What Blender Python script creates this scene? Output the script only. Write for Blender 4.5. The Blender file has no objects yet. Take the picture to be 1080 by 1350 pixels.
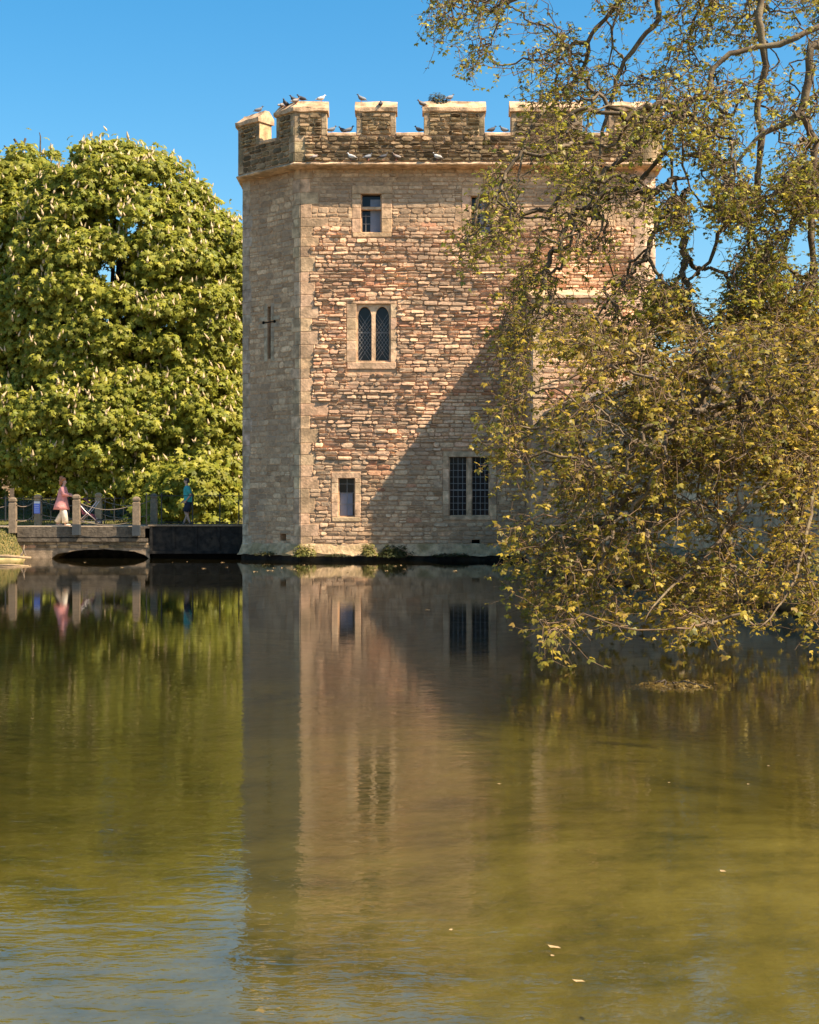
import bpy, bmesh, math, random
import numpy as np
from mathutils import Vector, Matrix, noise
from mathutils.geometry import tessellate_polygon
random.seed(7); RNG = np.random.default_rng(7)
sc = bpy.context.scene
R = math.radians
# ------------------------------------------------------------------ camera, sky, sun, exposure
FPX = 1950.0; CAMZ = 1.5; HY = 682.0
cd = bpy.data.cameras.new('camera'); cam = bpy.data.objects.new('camera', cd); sc.collection.objects.link(cam)
cam.location = (0, 0, CAMZ); cam.rotation_euler = (R(90), 0, 0)
cd.sensor_fit = 'HORIZONTAL'; cd.sensor_width = 36; cd.lens = 36*FPX/1080
cd.shift_y = (HY-675)/1350.0   # shift is in units of the larger image side
cd.clip_start = .1; cd.clip_end = 9000
sc.camera = cam
SUN = Vector((0.79, -0.38, 1.0)).normalized()
w = bpy.data.worlds.new('World'); sc.world = w; w.use_nodes = True
wn = w.node_tree.nodes; bg = wn['Background']; bg.inputs[1].default_value = 0.08
sky = wn.new('ShaderNodeTexSky'); sky.sky_type = 'NISHITA'; sky.sun_disc = False
sky.sun_elevation = math.asin(SUN.z); sky.sun_rotation = math.atan2(SUN.x, SUN.y)
sky.air_density = 1.15; sky.dust_density = 1.2; sky.ozone_density = 3.0
hs = wn.new('ShaderNodeHueSaturation'); hs.inputs['Saturation'].default_value = 1.42; hs.inputs['Hue'].default_value = .49
w.node_tree.links.new(sky.outputs[0], hs.inputs['Color']); w.node_tree.links.new(hs.outputs[0], bg.inputs[0])
sd = bpy.data.lights.new('sun', 'SUN'); sun = bpy.data.objects.new('sun', sd); sc.collection.objects.link(sun)
sd.energy = 4.6; sd.angle = R(.53); sd.color = (1, .86, .66)
sun.rotation_euler = SUN.to_track_quat('Z', 'Y').to_euler()
sc.view_settings.view_transform = 'Standard'; sc.view_settings.look = 'None'
sc.view_settings.exposure = 1.3; sc.view_settings.gamma = 1
try: sc.cycles.transparent_max_bounces = 16; sc.cycles.max_bounces = 8
except Exception: pass

def P(px, py, D): return Vector(((px-540)*D/FPX, D, CAMZ+(HY-py)*D/FPX))
# ------------------------------------------------------------------ materials
TINT = (1.31,1.14,1.0)
def mat(name, col=(.5,.5,.5), tint=False, rough=.85, attr=False, nscale=6, namp=.25, bump=.0, bscale=30, trans=0, metal=0, spec=.5, stain=None, stscale=.6):
    m = bpy.data.materials.new(name); m.use_nodes = True
    nt = m.node_tree; N = nt.nodes; L = nt.links; b = N['Principled BSDF']
    b.inputs['Roughness'].default_value = rough; b.inputs['Metallic'].default_value = metal
    b.inputs['Specular IOR Level'].default_value = spec
    tc = N.new('ShaderNodeTexCoord')
    if attr:
        a = N.new('ShaderNodeAttribute'); a.attribute_name = 'Col'; src = a.outputs['Color']
    else:
        a = N.new('ShaderNodeRGB'); a.outputs[0].default_value = (*col, 1); src = a.outputs[0]
    nz = N.new('ShaderNodeTexNoise'); nz.inputs['Scale'].default_value = nscale; nz.inputs['Detail'].default_value = 6; nz.inputs['Roughness'].default_value = .65
    L.new(tc.outputs['Object'], nz.inputs['Vector'])
    mr = N.new('ShaderNodeMapRange'); mr.inputs[1].default_value = .3; mr.inputs[2].default_value = .7
    mr.inputs[3].default_value = 1-namp; mr.inputs[4].default_value = 1+namp
    L.new(nz.outputs[0], mr.inputs[0])
    vm = N.new('ShaderNodeVectorMath'); vm.operation = 'SCALE'; L.new(src, vm.inputs[0]); L.new(mr.outputs[0], vm.inputs['Scale'])
    out = vm.outputs[0]
    if tint:
        tv = N.new('ShaderNodeVectorMath'); tv.operation = 'MULTIPLY'; L.new(out, tv.inputs[0]); tv.inputs[1].default_value = TINT; out = tv.outputs[0]
        if stain: stain = tuple(a*b for a, b in zip(stain, TINT))
    if stain:
        n2 = N.new('ShaderNodeTexNoise'); n2.inputs['Scale'].default_value = stscale; n2.inputs['Detail'].default_value = 8
        L.new(tc.outputs['Object'], n2.inputs['Vector'])
        r2 = N.new('ShaderNodeMapRange'); r2.inputs[1].default_value = .48; r2.inputs[2].default_value = .62; L.new(n2.outputs[0], r2.inputs[0])
        r2.inputs[4].default_value = .6
        mx = N.new('ShaderNodeMix'); mx.data_type = 'RGBA'; L.new(r2.outputs[0], mx.inputs[0]); L.new(out, mx.inputs[6]); mx.inputs[7].default_value = (*stain, 1)
        out = mx.outputs[2]
    L.new(out, b.inputs['Base Color'])
    if bump:
        n3 = N.new('ShaderNodeTexNoise'); n3.inputs['Scale'].default_value = bscale; n3.inputs['Detail'].default_value = 5
        L.new(tc.outputs['Object'], n3.inputs['Vector'])
        bp = N.new('ShaderNodeBump'); bp.inputs['Strength'].default_value = 1; bp.inputs['Distance'].default_value = bump
        L.new(n3.outputs[0], bp.inputs['Height']); L.new(bp.outputs[0], b.inputs['Normal'])
    if trans:
        tr = N.new('ShaderNodeBsdfTranslucent'); L.new(out, tr.inputs['Color'])
        ms = N.new('ShaderNodeMixShader'); ms.inputs[0].default_value = trans
        L.new(b.outputs[0], ms.inputs[1]); L.new(tr.outputs[0], ms.inputs[2]); L.new(ms.outputs[0], N['Material Output'].inputs[0])
    return m
M = {}
M['stone'] = mat('rubble_stone', tint=True, attr=True, nscale=9, namp=.38, bump=.014, bscale=20, rough=.93, spec=.2, stain=(.21,.165,.125), stscale=.55)
M['dressed'] = mat('dressed_stone', tint=True, attr=True, nscale=4, namp=.45, bump=.016, bscale=16, rough=.93, spec=.15, stain=(.17,.135,.09), stscale=2.6)
M['mortar'] = mat('mortar', (.33,.235,.155), tint=True, nscale=4, namp=.35, bump=.01, rough=.95, spec=.1)
M['lichen'] = mat('lichened_stone', tint=True, attr=True, nscale=5, namp=.5, bump=.014, bscale=20, rough=.95, spec=.15, stain=(.06,.055,.035), stscale=1.6)
M['bark'] = mat('plane_bark', (.13,.09,.055), nscale=7, namp=.4, bump=.008, bscale=30, stain=(.24,.19,.11), stscale=3.5, spec=.2)
M['twig'] = mat('twig_bark', attr=True, nscale=12, namp=.3, spec=.2)
M['darkbark'] = mat('chestnut_bark', (.07,.052,.038), nscale=5, namp=.4, bump=.02, bscale=12, spec=.2)
M['leaf'] = mat('plane_leaf', attr=True, nscale=3, namp=.2, rough=.5, trans=.45, spec=.35)
M['cleaf'] = mat('chestnut_leaf', attr=True, nscale=1.2, namp=.22, rough=.5, trans=.5, spec=.3)
M['flower'] = mat('chestnut_flower', (.66,.49,.28), nscale=8, namp=.2, rough=.8, trans=.2)
M['seed'] = mat('seed_ball', (.07,.045,.03), nscale=40, namp=.3)
M['wood'] = mat('weathered_timber', (.20,.145,.095), nscale=7, namp=.35, bump=.01, bscale=18, spec=.2)
M['palewood'] = mat('pale_timber', (.34,.23,.13), nscale=7, namp=.3, bump=.01, bscale=18, spec=.2)
M['deck'] = mat('deck_gravel', (.56,.42,.28), nscale=12, namp=.2, bump=.004, spec=.1)
M['iron'] = mat('black_iron', (.015,.015,.016), rough=.5, nscale=8, namp=.3)
M['darkpanel'] = mat('tarred_panel_and_shade', (.017,.015,.013), rough=.9, nscale=5, namp=.6, bump=.01, bscale=10, stain=(.045,.034,.024), stscale=2.5, spec=.2)  # also stands in for shade behind the arch and under the plinth
M['bluepaint'] = mat('blue_paint', (.03,.035,.038), rough=.7, nscale=6, namp=.3)
M['notice'] = mat('notice_blue', (.13,.20,.62), rough=.5, nscale=6, namp=.08)
M['white'] = mat('notice_white', (.75,.72,.68), rough=.5, nscale=6, namp=.08)
M['rope'] = mat('weathered_rope', (.20,.15,.105), nscale=20, namp=.3, bump=.004, bscale=60)
M['glass'] = mat('window_glass', (.012,.013,.016), rough=.12, nscale=2, namp=.3, spec=.25)
M['lead'] = mat('window_lead', (.22,.21,.20), rough=.5, nscale=9, namp=.2)
M['grey_panel'] = mat('grey_panel_and_reflection', (.20,.22,.27), rough=.8, nscale=3, namp=.15)  # grey panels; in the small window a painted reflection
M['dark'] = mat('shade_black', (.01,.009,.008), rough=1, nscale=3, namp=.2, spec=0)  # near-black standing in for unlit interiors and the shadow under the bridge
M['grass'] = mat('grass_blades', attr=True, nscale=2, namp=.3, trans=.3, rough=.6)
M['leaflitter'] = mat('dead_leaf', attr=True, nscale=30, namp=.2, rough=.7)
M['skin'] = mat('skin', (.50,.28,.19), rough=.6, nscale=12, namp=.08)
M['teal'] = mat('teal_cotton', (.05,.33,.30), rough=.9, nscale=10, namp=.15, bump=.01, bscale=9)
M['navy'] = mat('navy_cotton', (.018,.02,.035), rough=.9, nscale=10, namp=.2)
M['hairdark'] = mat('dark_hair', (.035,.022,.016), rough=.6, nscale=30, namp=.3)
M['hairred'] = mat('auburn_hair', (.36,.13,.045), rough=.5, nscale=30, namp=.35, bump=.01, bscale=40)
M['pink'] = mat('pink_cotton', (.62,.25,.22), rough=.9, nscale=7, namp=.18, bump=.02, bscale=7)
M['cream'] = mat('cream_cotton', (.60,.54,.44), rough=.9, nscale=7, namp=.15, bump=.02, bscale=7)
M['shoe'] = mat('shoe', (.55,.42,.35), rough=.7, nscale=12, namp=.2)
M['darkshoe'] = mat('dark_shoe', (.03,.025,.02), rough=.7, nscale=12, namp=.2)
M['rubber'] = mat('rubber', (.02,.02,.02), rough=.8, nscale=12, namp=.2)
M['tube'] = mat('pushchair_tube', (.45,.40,.38), rough=.35, metal=.6, nscale=12, namp=.1)
M['maroon'] = mat('maroon_fabric', (.16,.035,.05), rough=.9, nscale=12, namp=.2)
M['bird'] = mat('pigeon_plumage', attr=True, nscale=12, namp=.25, rough=.7)
M['brick'] = None

# ------------------------------------------------------------------ object helpers
def link(o): sc.collection.objects.link(o); return o
def tag(o, label=None, cat=None, group=None, kind=None):
    if label: o['label'] = label
    if cat: o['category'] = cat
    if group: o['group'] = group
    if kind: o['kind'] = kind
    return o
def empty(name, loc, rz=0):
    o = bpy.data.objects.new(name, None); link(o); o.location = loc; o.rotation_euler = (0, 0, rz); o.empty_display_size = .2
    return o
def worldloc(o):
    v = Vector((0, 0, 0))
    while o: v += Vector(o.location); o = o.parent
    return v
class MB:
    def __init__(s): s.v = []; s.f = []; s.c = []; s.n = 0
    def add(s, verts, faces, col=None):
        b = s.n; s.v.extend([tuple(p) for p in verts]); s.n += len(verts)
        for f in faces: s.f.append([b+i for i in f]); s.c.append(col or (1, 1, 1))
    def box(s, x0, x1, y0, y1, z0, z1, col=None):
        s.add([(x0,y0,z0),(x1,y0,z0),(x1,y1,z0),(x0,y1,z0),(x0,y0,z1),(x1,y0,z1),(x1,y1,z1),(x0,y1,z1)],
              [(0,3,2,1),(4,5,6,7),(0,1,5,4),(1,2,6,5),(2,3,7,6),(3,0,4,7)], col)
    def tube(s, pts, rad, n=8, col=None, cap=True):
        pts = [Vector(p) for p in pts]
        if not hasattr(rad, '__len__'): rad = [rad]*len(pts)
        up = None; rings = []
        for i, p in enumerate(pts):
            d = (pts[min(i+1, len(pts)-1)]-pts[max(i-1, 0)])
            if d.length < 1e-7: d = Vector((0,0,1))
            d.normalize()
            if up is None: up = d.orthogonal().normalized()
            else:
                up = up-d*up.dot(d)
                if up.length < 1e-4: up = d.orthogonal()
                up.normalize()
            sd_ = d.cross(up)
            rings.append([p+(up*math.cos(2*math.pi*k/n)+sd_*math.sin(2*math.pi*k/n))*rad[i] for k in range(n)])
        vs = [q for r in rings for q in r]; fs = []
        for i in range(len(pts)-1):
            for k in range(n): fs.append((i*n+k, i*n+(k+1) % n, (i+1)*n+(k+1) % n, (i+1)*n+k))
        if cap: fs.append(tuple(range(n))[::-1]); fs.append(tuple((len(pts)-1)*n+k for k in range(n)))
        s.add(vs, fs, col)
    def ball(s, c, r, col=None, seg=10, rings=7, rot=None):
        if not hasattr(r, '__len__'): r = (r, r, r)
        vs = []; fs = []
        for i in range(1, rings):
            t = math.pi*i/rings
            for k in range(seg):
                a = 2*math.pi*k/seg
                q = Vector((r[0]*math.sin(t)*math.cos(a), r[1]*math.sin(t)*math.sin(a), r[2]*math.cos(t)))
                if rot: q = rot @ q
                vs.append(Vector(c)+q)
        tp = Vector((0,0,r[2])); bt = Vector((0,0,-r[2]))
        if rot: tp = rot @ tp; bt = rot @ bt
        vs += [Vector(c)+tp, Vector(c)+bt]; m = (rings-1)*seg
        for k in range(seg):
            fs.append((m, k, (k+1) % seg)); fs.append((m+1, (rings-2)*seg+(k+1) % seg, (rings-2)*seg+k))
            for i in range(rings-2): fs.append((i*seg+k, (i+1)*seg+k, (i+1)*seg+(k+1) % seg, i*seg+(k+1) % seg))
        s.add(vs, fs, col)
    def build(s, name, m, parent=None, smooth=False):
        off = worldloc(parent) if parent else Vector((0,0,0))
        me = bpy.data.meshes.new(name)
        me.from_pydata([(x-off.x, y-off.y, z-off.z) for x, y, z in s.v], [], s.f)
        if s.c and any(c != (1,1,1) for c in s.c):
            at = me.color_attributes.new('Col', 'FLOAT_COLOR', 'CORNER')
            cs = np.array(s.c, dtype=np.float32)
            if cs.shape[1] == 3: cs = np.concatenate([cs, np.ones((len(cs), 1), np.float32)], 1)
            ln = np.array([len(f) for f in s.f]); at.data.foreach_set('color', np.repeat(cs, ln, axis=0).ravel())
        me.materials.append(m)
        if smooth: me.polygons.foreach_set('use_smooth', [True]*len(me.polygons))
        me.update()
        o = link(bpy.data.objects.new(name, me))
        if parent: o.parent = parent
        return o
def npmesh(name, V, F, C, m, parent=None, smooth=False):
    """V (n,3), F (k,q) faces all of q corners, C (k,3) per face"""
    off = np.array(worldloc(parent)) if parent else np.zeros(3)
    me = bpy.data.meshes.new(name); q = F.shape[1]
    me.vertices.add(len(V)); me.vertices.foreach_set('co', (V-off).astype(np.float32).ravel())
    me.loops.add(F.size); me.loops.foreach_set('vertex_index', F.astype(np.int32).ravel())
    me.polygons.add(len(F)); me.polygons.foreach_set('loop_start', np.arange(0, F.size, q, dtype=np.int32))
    me.update(calc_edges=True)
    if C is not None:
        at = me.color_attributes.new('Col', 'FLOAT_COLOR', 'CORNER')
        c4 = np.concatenate([C, np.ones((len(C), 1))], 1).astype(np.float32)
        at.data.foreach_set('color', np.repeat(c4, q, axis=0).ravel())
    me.materials.append(m)
    if smooth: me.polygons.foreach_set('use_smooth', [True]*len(F))
    me.validate()
    o = link(bpy.data.objects.new(name, me))
    if parent: o.parent = parent
    return o
def copy_tree(o, parent=None):
    c = o.copy(); link(c)
    if parent: c.parent = parent
    for ch in list(o.children): copy_tree(ch, c)
    return c

# ------------------------------------------------------------------ terrain, bed, water
def ss(a, b, x): t = np.clip((x-a)/(b-a), 0, 1); return t*t*(3-2*t)
def wallx(y): return 4.3+(48.4-y)*.135
def wallx2(y): return wallx(y)+.55
def height(x, y):
    land = 1.10+ss(58, 76, y)*1.25+ss(90, 160, y)*1.0
    wob = .25*np.sin(x*1.3)+.15*np.sin(x*3.1+1)
    front = ss(1.8, 0.2, y)*-0+0
    m_main = ss(.6, 1.8, y)*ss(52.75+wob*.2, 50.1+wob, y)*ss(0, .5, wallx2(y)-x+.3)
    m_ch = ss(49, 50, y)*ss(58.6, 57.6, y)*ss(-14.3, -13.0, x+.1*wob)*ss(14, 13, x)
    m_back = ss(57, 58, y)*ss(59.5, 58.5, y)*0
    m = np.clip(np.maximum(m_main, m_ch), 0, 1)
    land = land*(1-ss(4, -2, y)*.85)
    bed = -0.62-.10*np.sin(x*.9+y*.3)-.06*np.sin(y*1.3)
    bed = bed-ss(8, 45, y)*.5
    return land*(1-m)+bed*m
xs = np.concatenate([[-3000,-900,-300,-140,-80], np.arange(-50,-18,1.), np.arange(-18,-5,.2), np.arange(-5,16,.5), np.arange(16,60,3.), [80,140,300,900,3000]])
ys = np.concatenate([[-500,-100,-30,-8], np.arange(-4,4,.4), np.arange(4,48,1.), np.arange(48,60,.2), np.arange(60,100,1.), [110,130,160,220,400,900,2000,5000]])
X, Y = np.meshgrid(xs, ys); Z = height(X, Y)
V = np.stack([X, Y, Z], -1).reshape(-1, 3); nx = len(xs); ny = len(ys)
i, j = np.meshgrid(np.arange(nx-1), np.arange(ny-1)); a = (j*nx+i).ravel()
F = np.stack([a, a+1, a+nx+1, a+nx], 1)
gm = mat('ground_soil_grass', (.15,.105,.025), nscale=.9, namp=.35, bump=.03, bscale=5, stain=(.20,.13,.05), stscale=.35)
nt = gm.node_tree; N = nt.nodes; L = nt.links; pb = N['Principled BSDF']
geo = N.new('ShaderNodeNewGeometry'); sp = N.new('ShaderNodeSeparateXYZ'); L.new(geo.outputs['Position'], sp.inputs[0])
rz = N.new('ShaderNodeMapRange'); rz.inputs[1].default_value = .15; rz.inputs[2].default_value = -.1; L.new(sp.outputs[2], rz.inputs[0])
mp = N.new('ShaderNodeMapping'); mp.inputs['Scale'].default_value = (.8, 1.0, 1); L.new(geo.outputs['Position'], mp.inputs[0])
bn = N.new('ShaderNodeTexNoise'); bn.inputs['Scale'].default_value = 2.0; bn.inputs['Detail'].default_value = 8; bn.inputs['Roughness'].default_value = .58; L.new(mp.outputs[0], bn.inputs['Vector'])
cr = N.new('ShaderNodeValToRGB'); L.new(bn.outputs[0], cr.inputs[0])
cr.color_ramp.elements[0].position = .30; cr.color_ramp.elements[0].color = (.26,.235,.10,1)
cr.color_ramp.elements[1].position = .74; cr.color_ramp.elements[1].color = (.88,.68,.38,1)
e = cr.color_ramp.elements.new(.5); e.color = (.62,.47,.22,1)
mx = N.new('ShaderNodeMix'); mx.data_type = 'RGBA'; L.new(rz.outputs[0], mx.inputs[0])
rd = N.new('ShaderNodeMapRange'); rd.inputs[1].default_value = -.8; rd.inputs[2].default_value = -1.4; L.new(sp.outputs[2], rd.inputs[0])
md = N.new('ShaderNodeMix'); md.data_type = 'RGBA'; L.new(rd.outputs[0], md.inputs[0]); L.new(cr.outputs[0], md.inputs[6]); md.inputs[7].default_value = (.030,.028,.012,1)  # deep bed coloured darker, standing in for light absorbed by the water
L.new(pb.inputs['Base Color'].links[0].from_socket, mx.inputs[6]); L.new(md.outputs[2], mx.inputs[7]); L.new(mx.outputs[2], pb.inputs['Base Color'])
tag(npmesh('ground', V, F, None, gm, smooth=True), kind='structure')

wm = bpy.data.materials.new('moat_water'); wm.use_nodes = True
nt = wm.node_tree; N = nt.nodes; L = nt.links; N.remove(N['Principled BSDF']); out = N['Material Output']
geo = N.new('ShaderNodeNewGeometry')
def wnoise(scale, sx, sy, detail, rough=.5, off=0, rot=0, dist=.5):
    mp = N.new('ShaderNodeMapping'); mp.inputs['Scale'].default_value = (sx, sy, 1); mp.inputs['Location'].default_value = (off, off, 0); mp.inputs['Rotation'].default_value = (0, 0, rot); L.new(geo.outputs['Position'], mp.inputs[0])
    n = N.new('ShaderNodeTexNoise'); n.inputs['Scale'].default_value = scale; n.inputs['Detail'].default_value = detail; n.inputs['Roughness'].default_value = rough; n.inputs['Distortion'].default_value = dist
    L.new(mp.outputs[0], n.inputs['Vector']); return n.outputs[0]
n1 = wnoise(11, .5, 1.15, 3, .6, rot=-.12); n2 = wnoise(2.2, .6, 1.2, 1, off=7); n3 = wnoise(22, .6, 1, 2, off=3); na = wnoise(.22, .7, 1, 2, off=11)
amp = N.new('ShaderNodeMapRange'); amp.inputs[1].default_value = .4; amp.inputs[2].default_value = .6; amp.inputs[3].default_value = .55; amp.inputs[4].default_value = 1.5; L.new(na, amp.inputs[0])
b1 = N.new('ShaderNodeBump'); sy_ = N.new('ShaderNodeSeparateXYZ'); L.new(geo.outputs['Position'], sy_.inputs[0]); ym = N.new('ShaderNodeMapRange'); yr = N.new('ShaderNodeMapRange'); yr.inputs[1].default_value = 2; yr.inputs[2].default_value = 40; L.new(sy_.outputs[1], yr.inputs[0])
yc = N.new('ShaderNodeValToRGB'); L.new(yr.outputs[0], yc.inputs[0]); ym = N.new('ShaderNodeMath'); ym.operation = 'MULTIPLY'; ym.inputs[1].default_value = 1.9; L.new(yc.outputs[0], ym.inputs[0])
yc.color_ramp.elements[0].color = (1,1,1,1); yc.color_ramp.elements[1].color = (.035,.035,.035,1)
for p_, v_ in ((.08,.62),(.20,.19),(.5,.06)): e_ = yc.color_ramp.elements.new(p_); e_.color = (v_,v_,v_,1)
am = N.new('ShaderNodeMath'); am.operation = 'MULTIPLY'; L.new(ym.outputs[0], am.inputs[0]); L.new(amp.outputs[0], am.inputs[1]); am.use_clamp = False
b1.inputs['Distance'].default_value = .0034; L.new(n1, b1.inputs['Height']); L.new(am.outputs[0], b1.inputs['Strength'])
b2 = N.new('ShaderNodeBump'); b2.inputs['Distance'].default_value = .0035; L.new(ym.outputs[0], b2.inputs['Strength']); L.new(n2, b2.inputs['Height']); L.new(b1.outputs[0], b2.inputs['Normal'])
b3 = N.new('ShaderNodeBump'); b3.inputs['Distance'].default_value = .0007; L.new(ym.outputs[0], b3.inputs['Strength']); L.new(n3, b3.inputs['Height']); L.new(b2.outputs[0], b3.inputs['Normal'])
fr = N.new('ShaderNodeFresnel'); bk = N.new('ShaderNodeMapRange'); bk.inputs[3].default_value = 2.1; bk.inputs[4].default_value = 1/2.1; L.new(geo.outputs['Backfacing'], bk.inputs[0]); L.new(bk.outputs[0], fr.inputs[0])
 
L.new(b3.outputs[0], fr.inputs['Normal'])
gl = N.new('ShaderNodeBsdfGlossy'); gl.inputs['Roughness'].default_value = .006; L.new(b3.outputs[0], gl.inputs['Normal'])
tr = N.new('ShaderNodeBsdfTransparent'); tr.inputs[0].default_value = (.95,.95,.92,1)
df = N.new('ShaderNodeBsdfDiffuse'); df.inputs[0].default_value = (.19,.165,.075,1)     # suspended silt
mm = N.new('ShaderNodeMixShader'); mm.inputs[0].default_value = .05; L.new(tr.outputs[0], mm.inputs[1]); L.new(df.outputs[0], mm.inputs[2])
mx = N.new('ShaderNodeMixShader'); L.new(fr.outputs[0], mx.inputs[0]); L.new(mm.outputs[0], mx.inputs[1]); L.new(gl.outputs[0], mx.inputs[2]); L.new(mx.outputs[0], out.inputs[0])
va = N.new('ShaderNodeVolumeAbsorption'); va.inputs['Color'].default_value = (.51,.52,.20,1); va.inputs["Density"].default_value = 1.15; L.new(va.outputs[0], out.inputs['Volume'])
wb = MB(); wb.box(-90, 13.5, -1.5, 59, -2.6, 0)
tag(wb.build('water', wm), kind='structure')
# paths
pb_ = MB(); pb_.add([(-45,52.9,1.145),(-13.9,52.9,1.145),(-13.9,56.9,1.145),(-45,56.9,1.145)], [(0,1,2,3)])
pb_.add([(-45,52.9,1.0),(-13.9,52.9,1.0),(-13.9,52.9,1.145),(-45,52.9,1.145)], [(0,1,2,3)])
tag(pb_.build('path', M['deck']), kind='structure')
pf = MB(); gx = np.arange(-45, -8, 1.0)
for k in range(len(gx)-1):
    q = []
    for (x, y) in ((gx[k],74.2),(gx[k+1],74.2),(gx[k+1],76.8),(gx[k],76.8)): q.append((x, y, float(height(np.array(x), np.array(y)))+.03))
    pf.add(q, [(0,1,2,3)])
tag(pf.build('far_path', M['deck']), kind='structure')

# ------------------------------------------------------------------ masonry
class Plane:
    """wall plane: O + u*U + z*Z, outward normal Nn"""
    def __init__(s, p0, p1):
        s.O = Vector((p0[0], p0[1], 0)); d = Vector((p1[0]-p0[0], p1[1]-p0[1], 0)); s.w = d.length; s.U = d.normalized()
        s.N = Vector((s.U.y, -s.U.x, 0))
    def at(s, u, z, o=0): return s.O+s.U*u+Vector((0,0,z))+s.N*o
def holed(mb, pl, u0, u1, z0, z1, holes, col=None, o=0):
    us = sorted(set([u0,u1]+[min(max(h[k],u0),u1) for h in holes for k in (0,1)])); zs = sorted(set([z0,z1]+[min(max(h[k],z0),z1) for h in holes for k in (2,3)]))
    for a, b in zip(us, us[1:]):
        for c, d in zip(zs, zs[1:]):
            m = ((a+b)/2, (c+d)/2)
            if any(h[0] < m[0] < h[1] and h[2] < m[1] < h[3] for h in holes): continue
            mb.add([pl.at(a,c,o), pl.at(b,c,o), pl.at(b,d,o), pl.at(a,d,o)], [(0,1,2,3)], col)
PAL = {'warm': [(.52,.37,.255),(.48,.34,.23),(.55,.41,.28),(.44,.31,.21),(.49,.32,.22),(.41,.30,.21)],
       'red': [(.39,.22,.14),(.43,.26,.165),(.35,.19,.12),(.46,.31,.20)],
       'grey': [(.38,.29,.20),(.42,.325,.225),(.34,.26,.18),(.46,.355,.245),(.32,.235,.155)],
       'dark': [(.19,.15,.09),(.14,.11,.07),(.24,.185,.12),(.11,.085,.055),(.28,.215,.14)]}
def onestone(mb, pl, u0, u1, z0, z1, rel, col, rr, o=0):
    w_ = u1-u0; h_ = z1-z0; c = min(w_, h_)*rr.uniform(.18,.4)
    out = [(u0+c,z0),(u1-c,z0),(u1,z0+c),(u1,z1-c),(u1-c,z1),(u0+c,z1),(u0,z1-c),(u0,z0+c)]
    jt = min(w_, h_)*.10
    out = [(u+rr.uniform(-jt,jt), z+rr.uniform(-jt,jt)) for u, z in out]
    cu = (u0+u1)/2; cz = (z0+z1)/2; k = rr.uniform(.74,.90); tu = rr.uniform(-.3,.3)*rel; tz = rr.uniform(-.35,.45)*rel
    mid = []
    for u, z in out:
        du = u-cu; dz = z-cz
        mid.append((cu+du*(1-(1-k)*h_/max(w_,h_)), cz+dz*k, o+rel*rr.uniform(.7,1.05)+tu*du/w_*2+tz*dz/h_*2))
    vs = [pl.at(u, z, o-.004) for u, z in out]+[pl.at(*q) for q in mid]+[pl.at(cu, cz, o+rel*rr.uniform(.95,1.12))]
    fs = [(k_, (k_+1) % 8, 8+(k_+1) % 8, 8+k_) for k_ in range(8)]+[(8+k_, 8+(k_+1) % 8, 16) for k_ in range(8)]
    mb.add(vs, fs, col)
def rubble(mb, pl, u0, u1, z0, z1, holes, seed, ch=(.12,.2), sl=(.18,.55), rel=(.02,.06), pal='warm', redp=.3, gap=.014, o=0, wav=.03, edge=None):
    rr = random.Random(seed); z = z0
    while z < z1-.04:
        h = rr.uniform(*ch)
        if z+h > z1-.05: h = z1-z
        u = u0+0.0
        while u < u1-.02:
            l = rr.uniform(*sl)*(1 if h < .17 else 1.15)
            if u+l > u1-.1: l = u1-u
            a, b = u, u+l; u += l
            wv = wav*noise.noise(Vector((a*.5+seed, z*.7, 3)))*1.6
            if z < z0+.3 or z+h > z1-.3: wv = 0
            za, zb = z+wv, z+h+wv
            segs = [(a, b)]
            for hh in holes:
                if hh[2] < zb-.03 and hh[3] > za+.03:
                    ns = []
                    for s, e_ in segs:
                        if e_ <= hh[0] or s >= hh[1]: ns.append((s, e_)); continue
                        if s < hh[0]: ns.append((s, hh[0]))
                        if e_ > hh[1]: ns.append((hh[1], e_))
                    segs = ns
            for s, e_ in segs:
                if e_-s < .05: continue
                q = noise.noise(Vector((s*.45+seed*3.1, z*.6, 1.7)))
                P_ = PAL['red'] if (q > .55-redp and rr.random() < .55) or rr.random() < redp*.12 else PAL[pal]
                c = rr.choice(P_); t = rr.uniform(.8,1.2)*(1+.18*noise.noise(Vector((s*.25, z*.25, seed))))
                c = tuple(min(.85, x*t) for x in c)
                rl = rr.uniform(*rel)
                if h > .13 and e_-s < .35 and rr.random() < .25:      # split into two thin stones
                    m = za+h*rr.uniform(.4,.6)
                    onestone(mb, pl, s+gap/2, e_-gap/2, za+gap/2, m-gap/2, rl, c, rr, o)
                    onestone(mb, pl, s+gap/2, e_-gap/2, m+gap/2, zb-gap/2, rl*.8, tuple(x*.92 for x in c), rr, o)
                else: onestone(mb, pl, s+gap/2, e_-gap/2, za+gap/2, zb-gap/2, rl, c, rr, o)
        z += h
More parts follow.
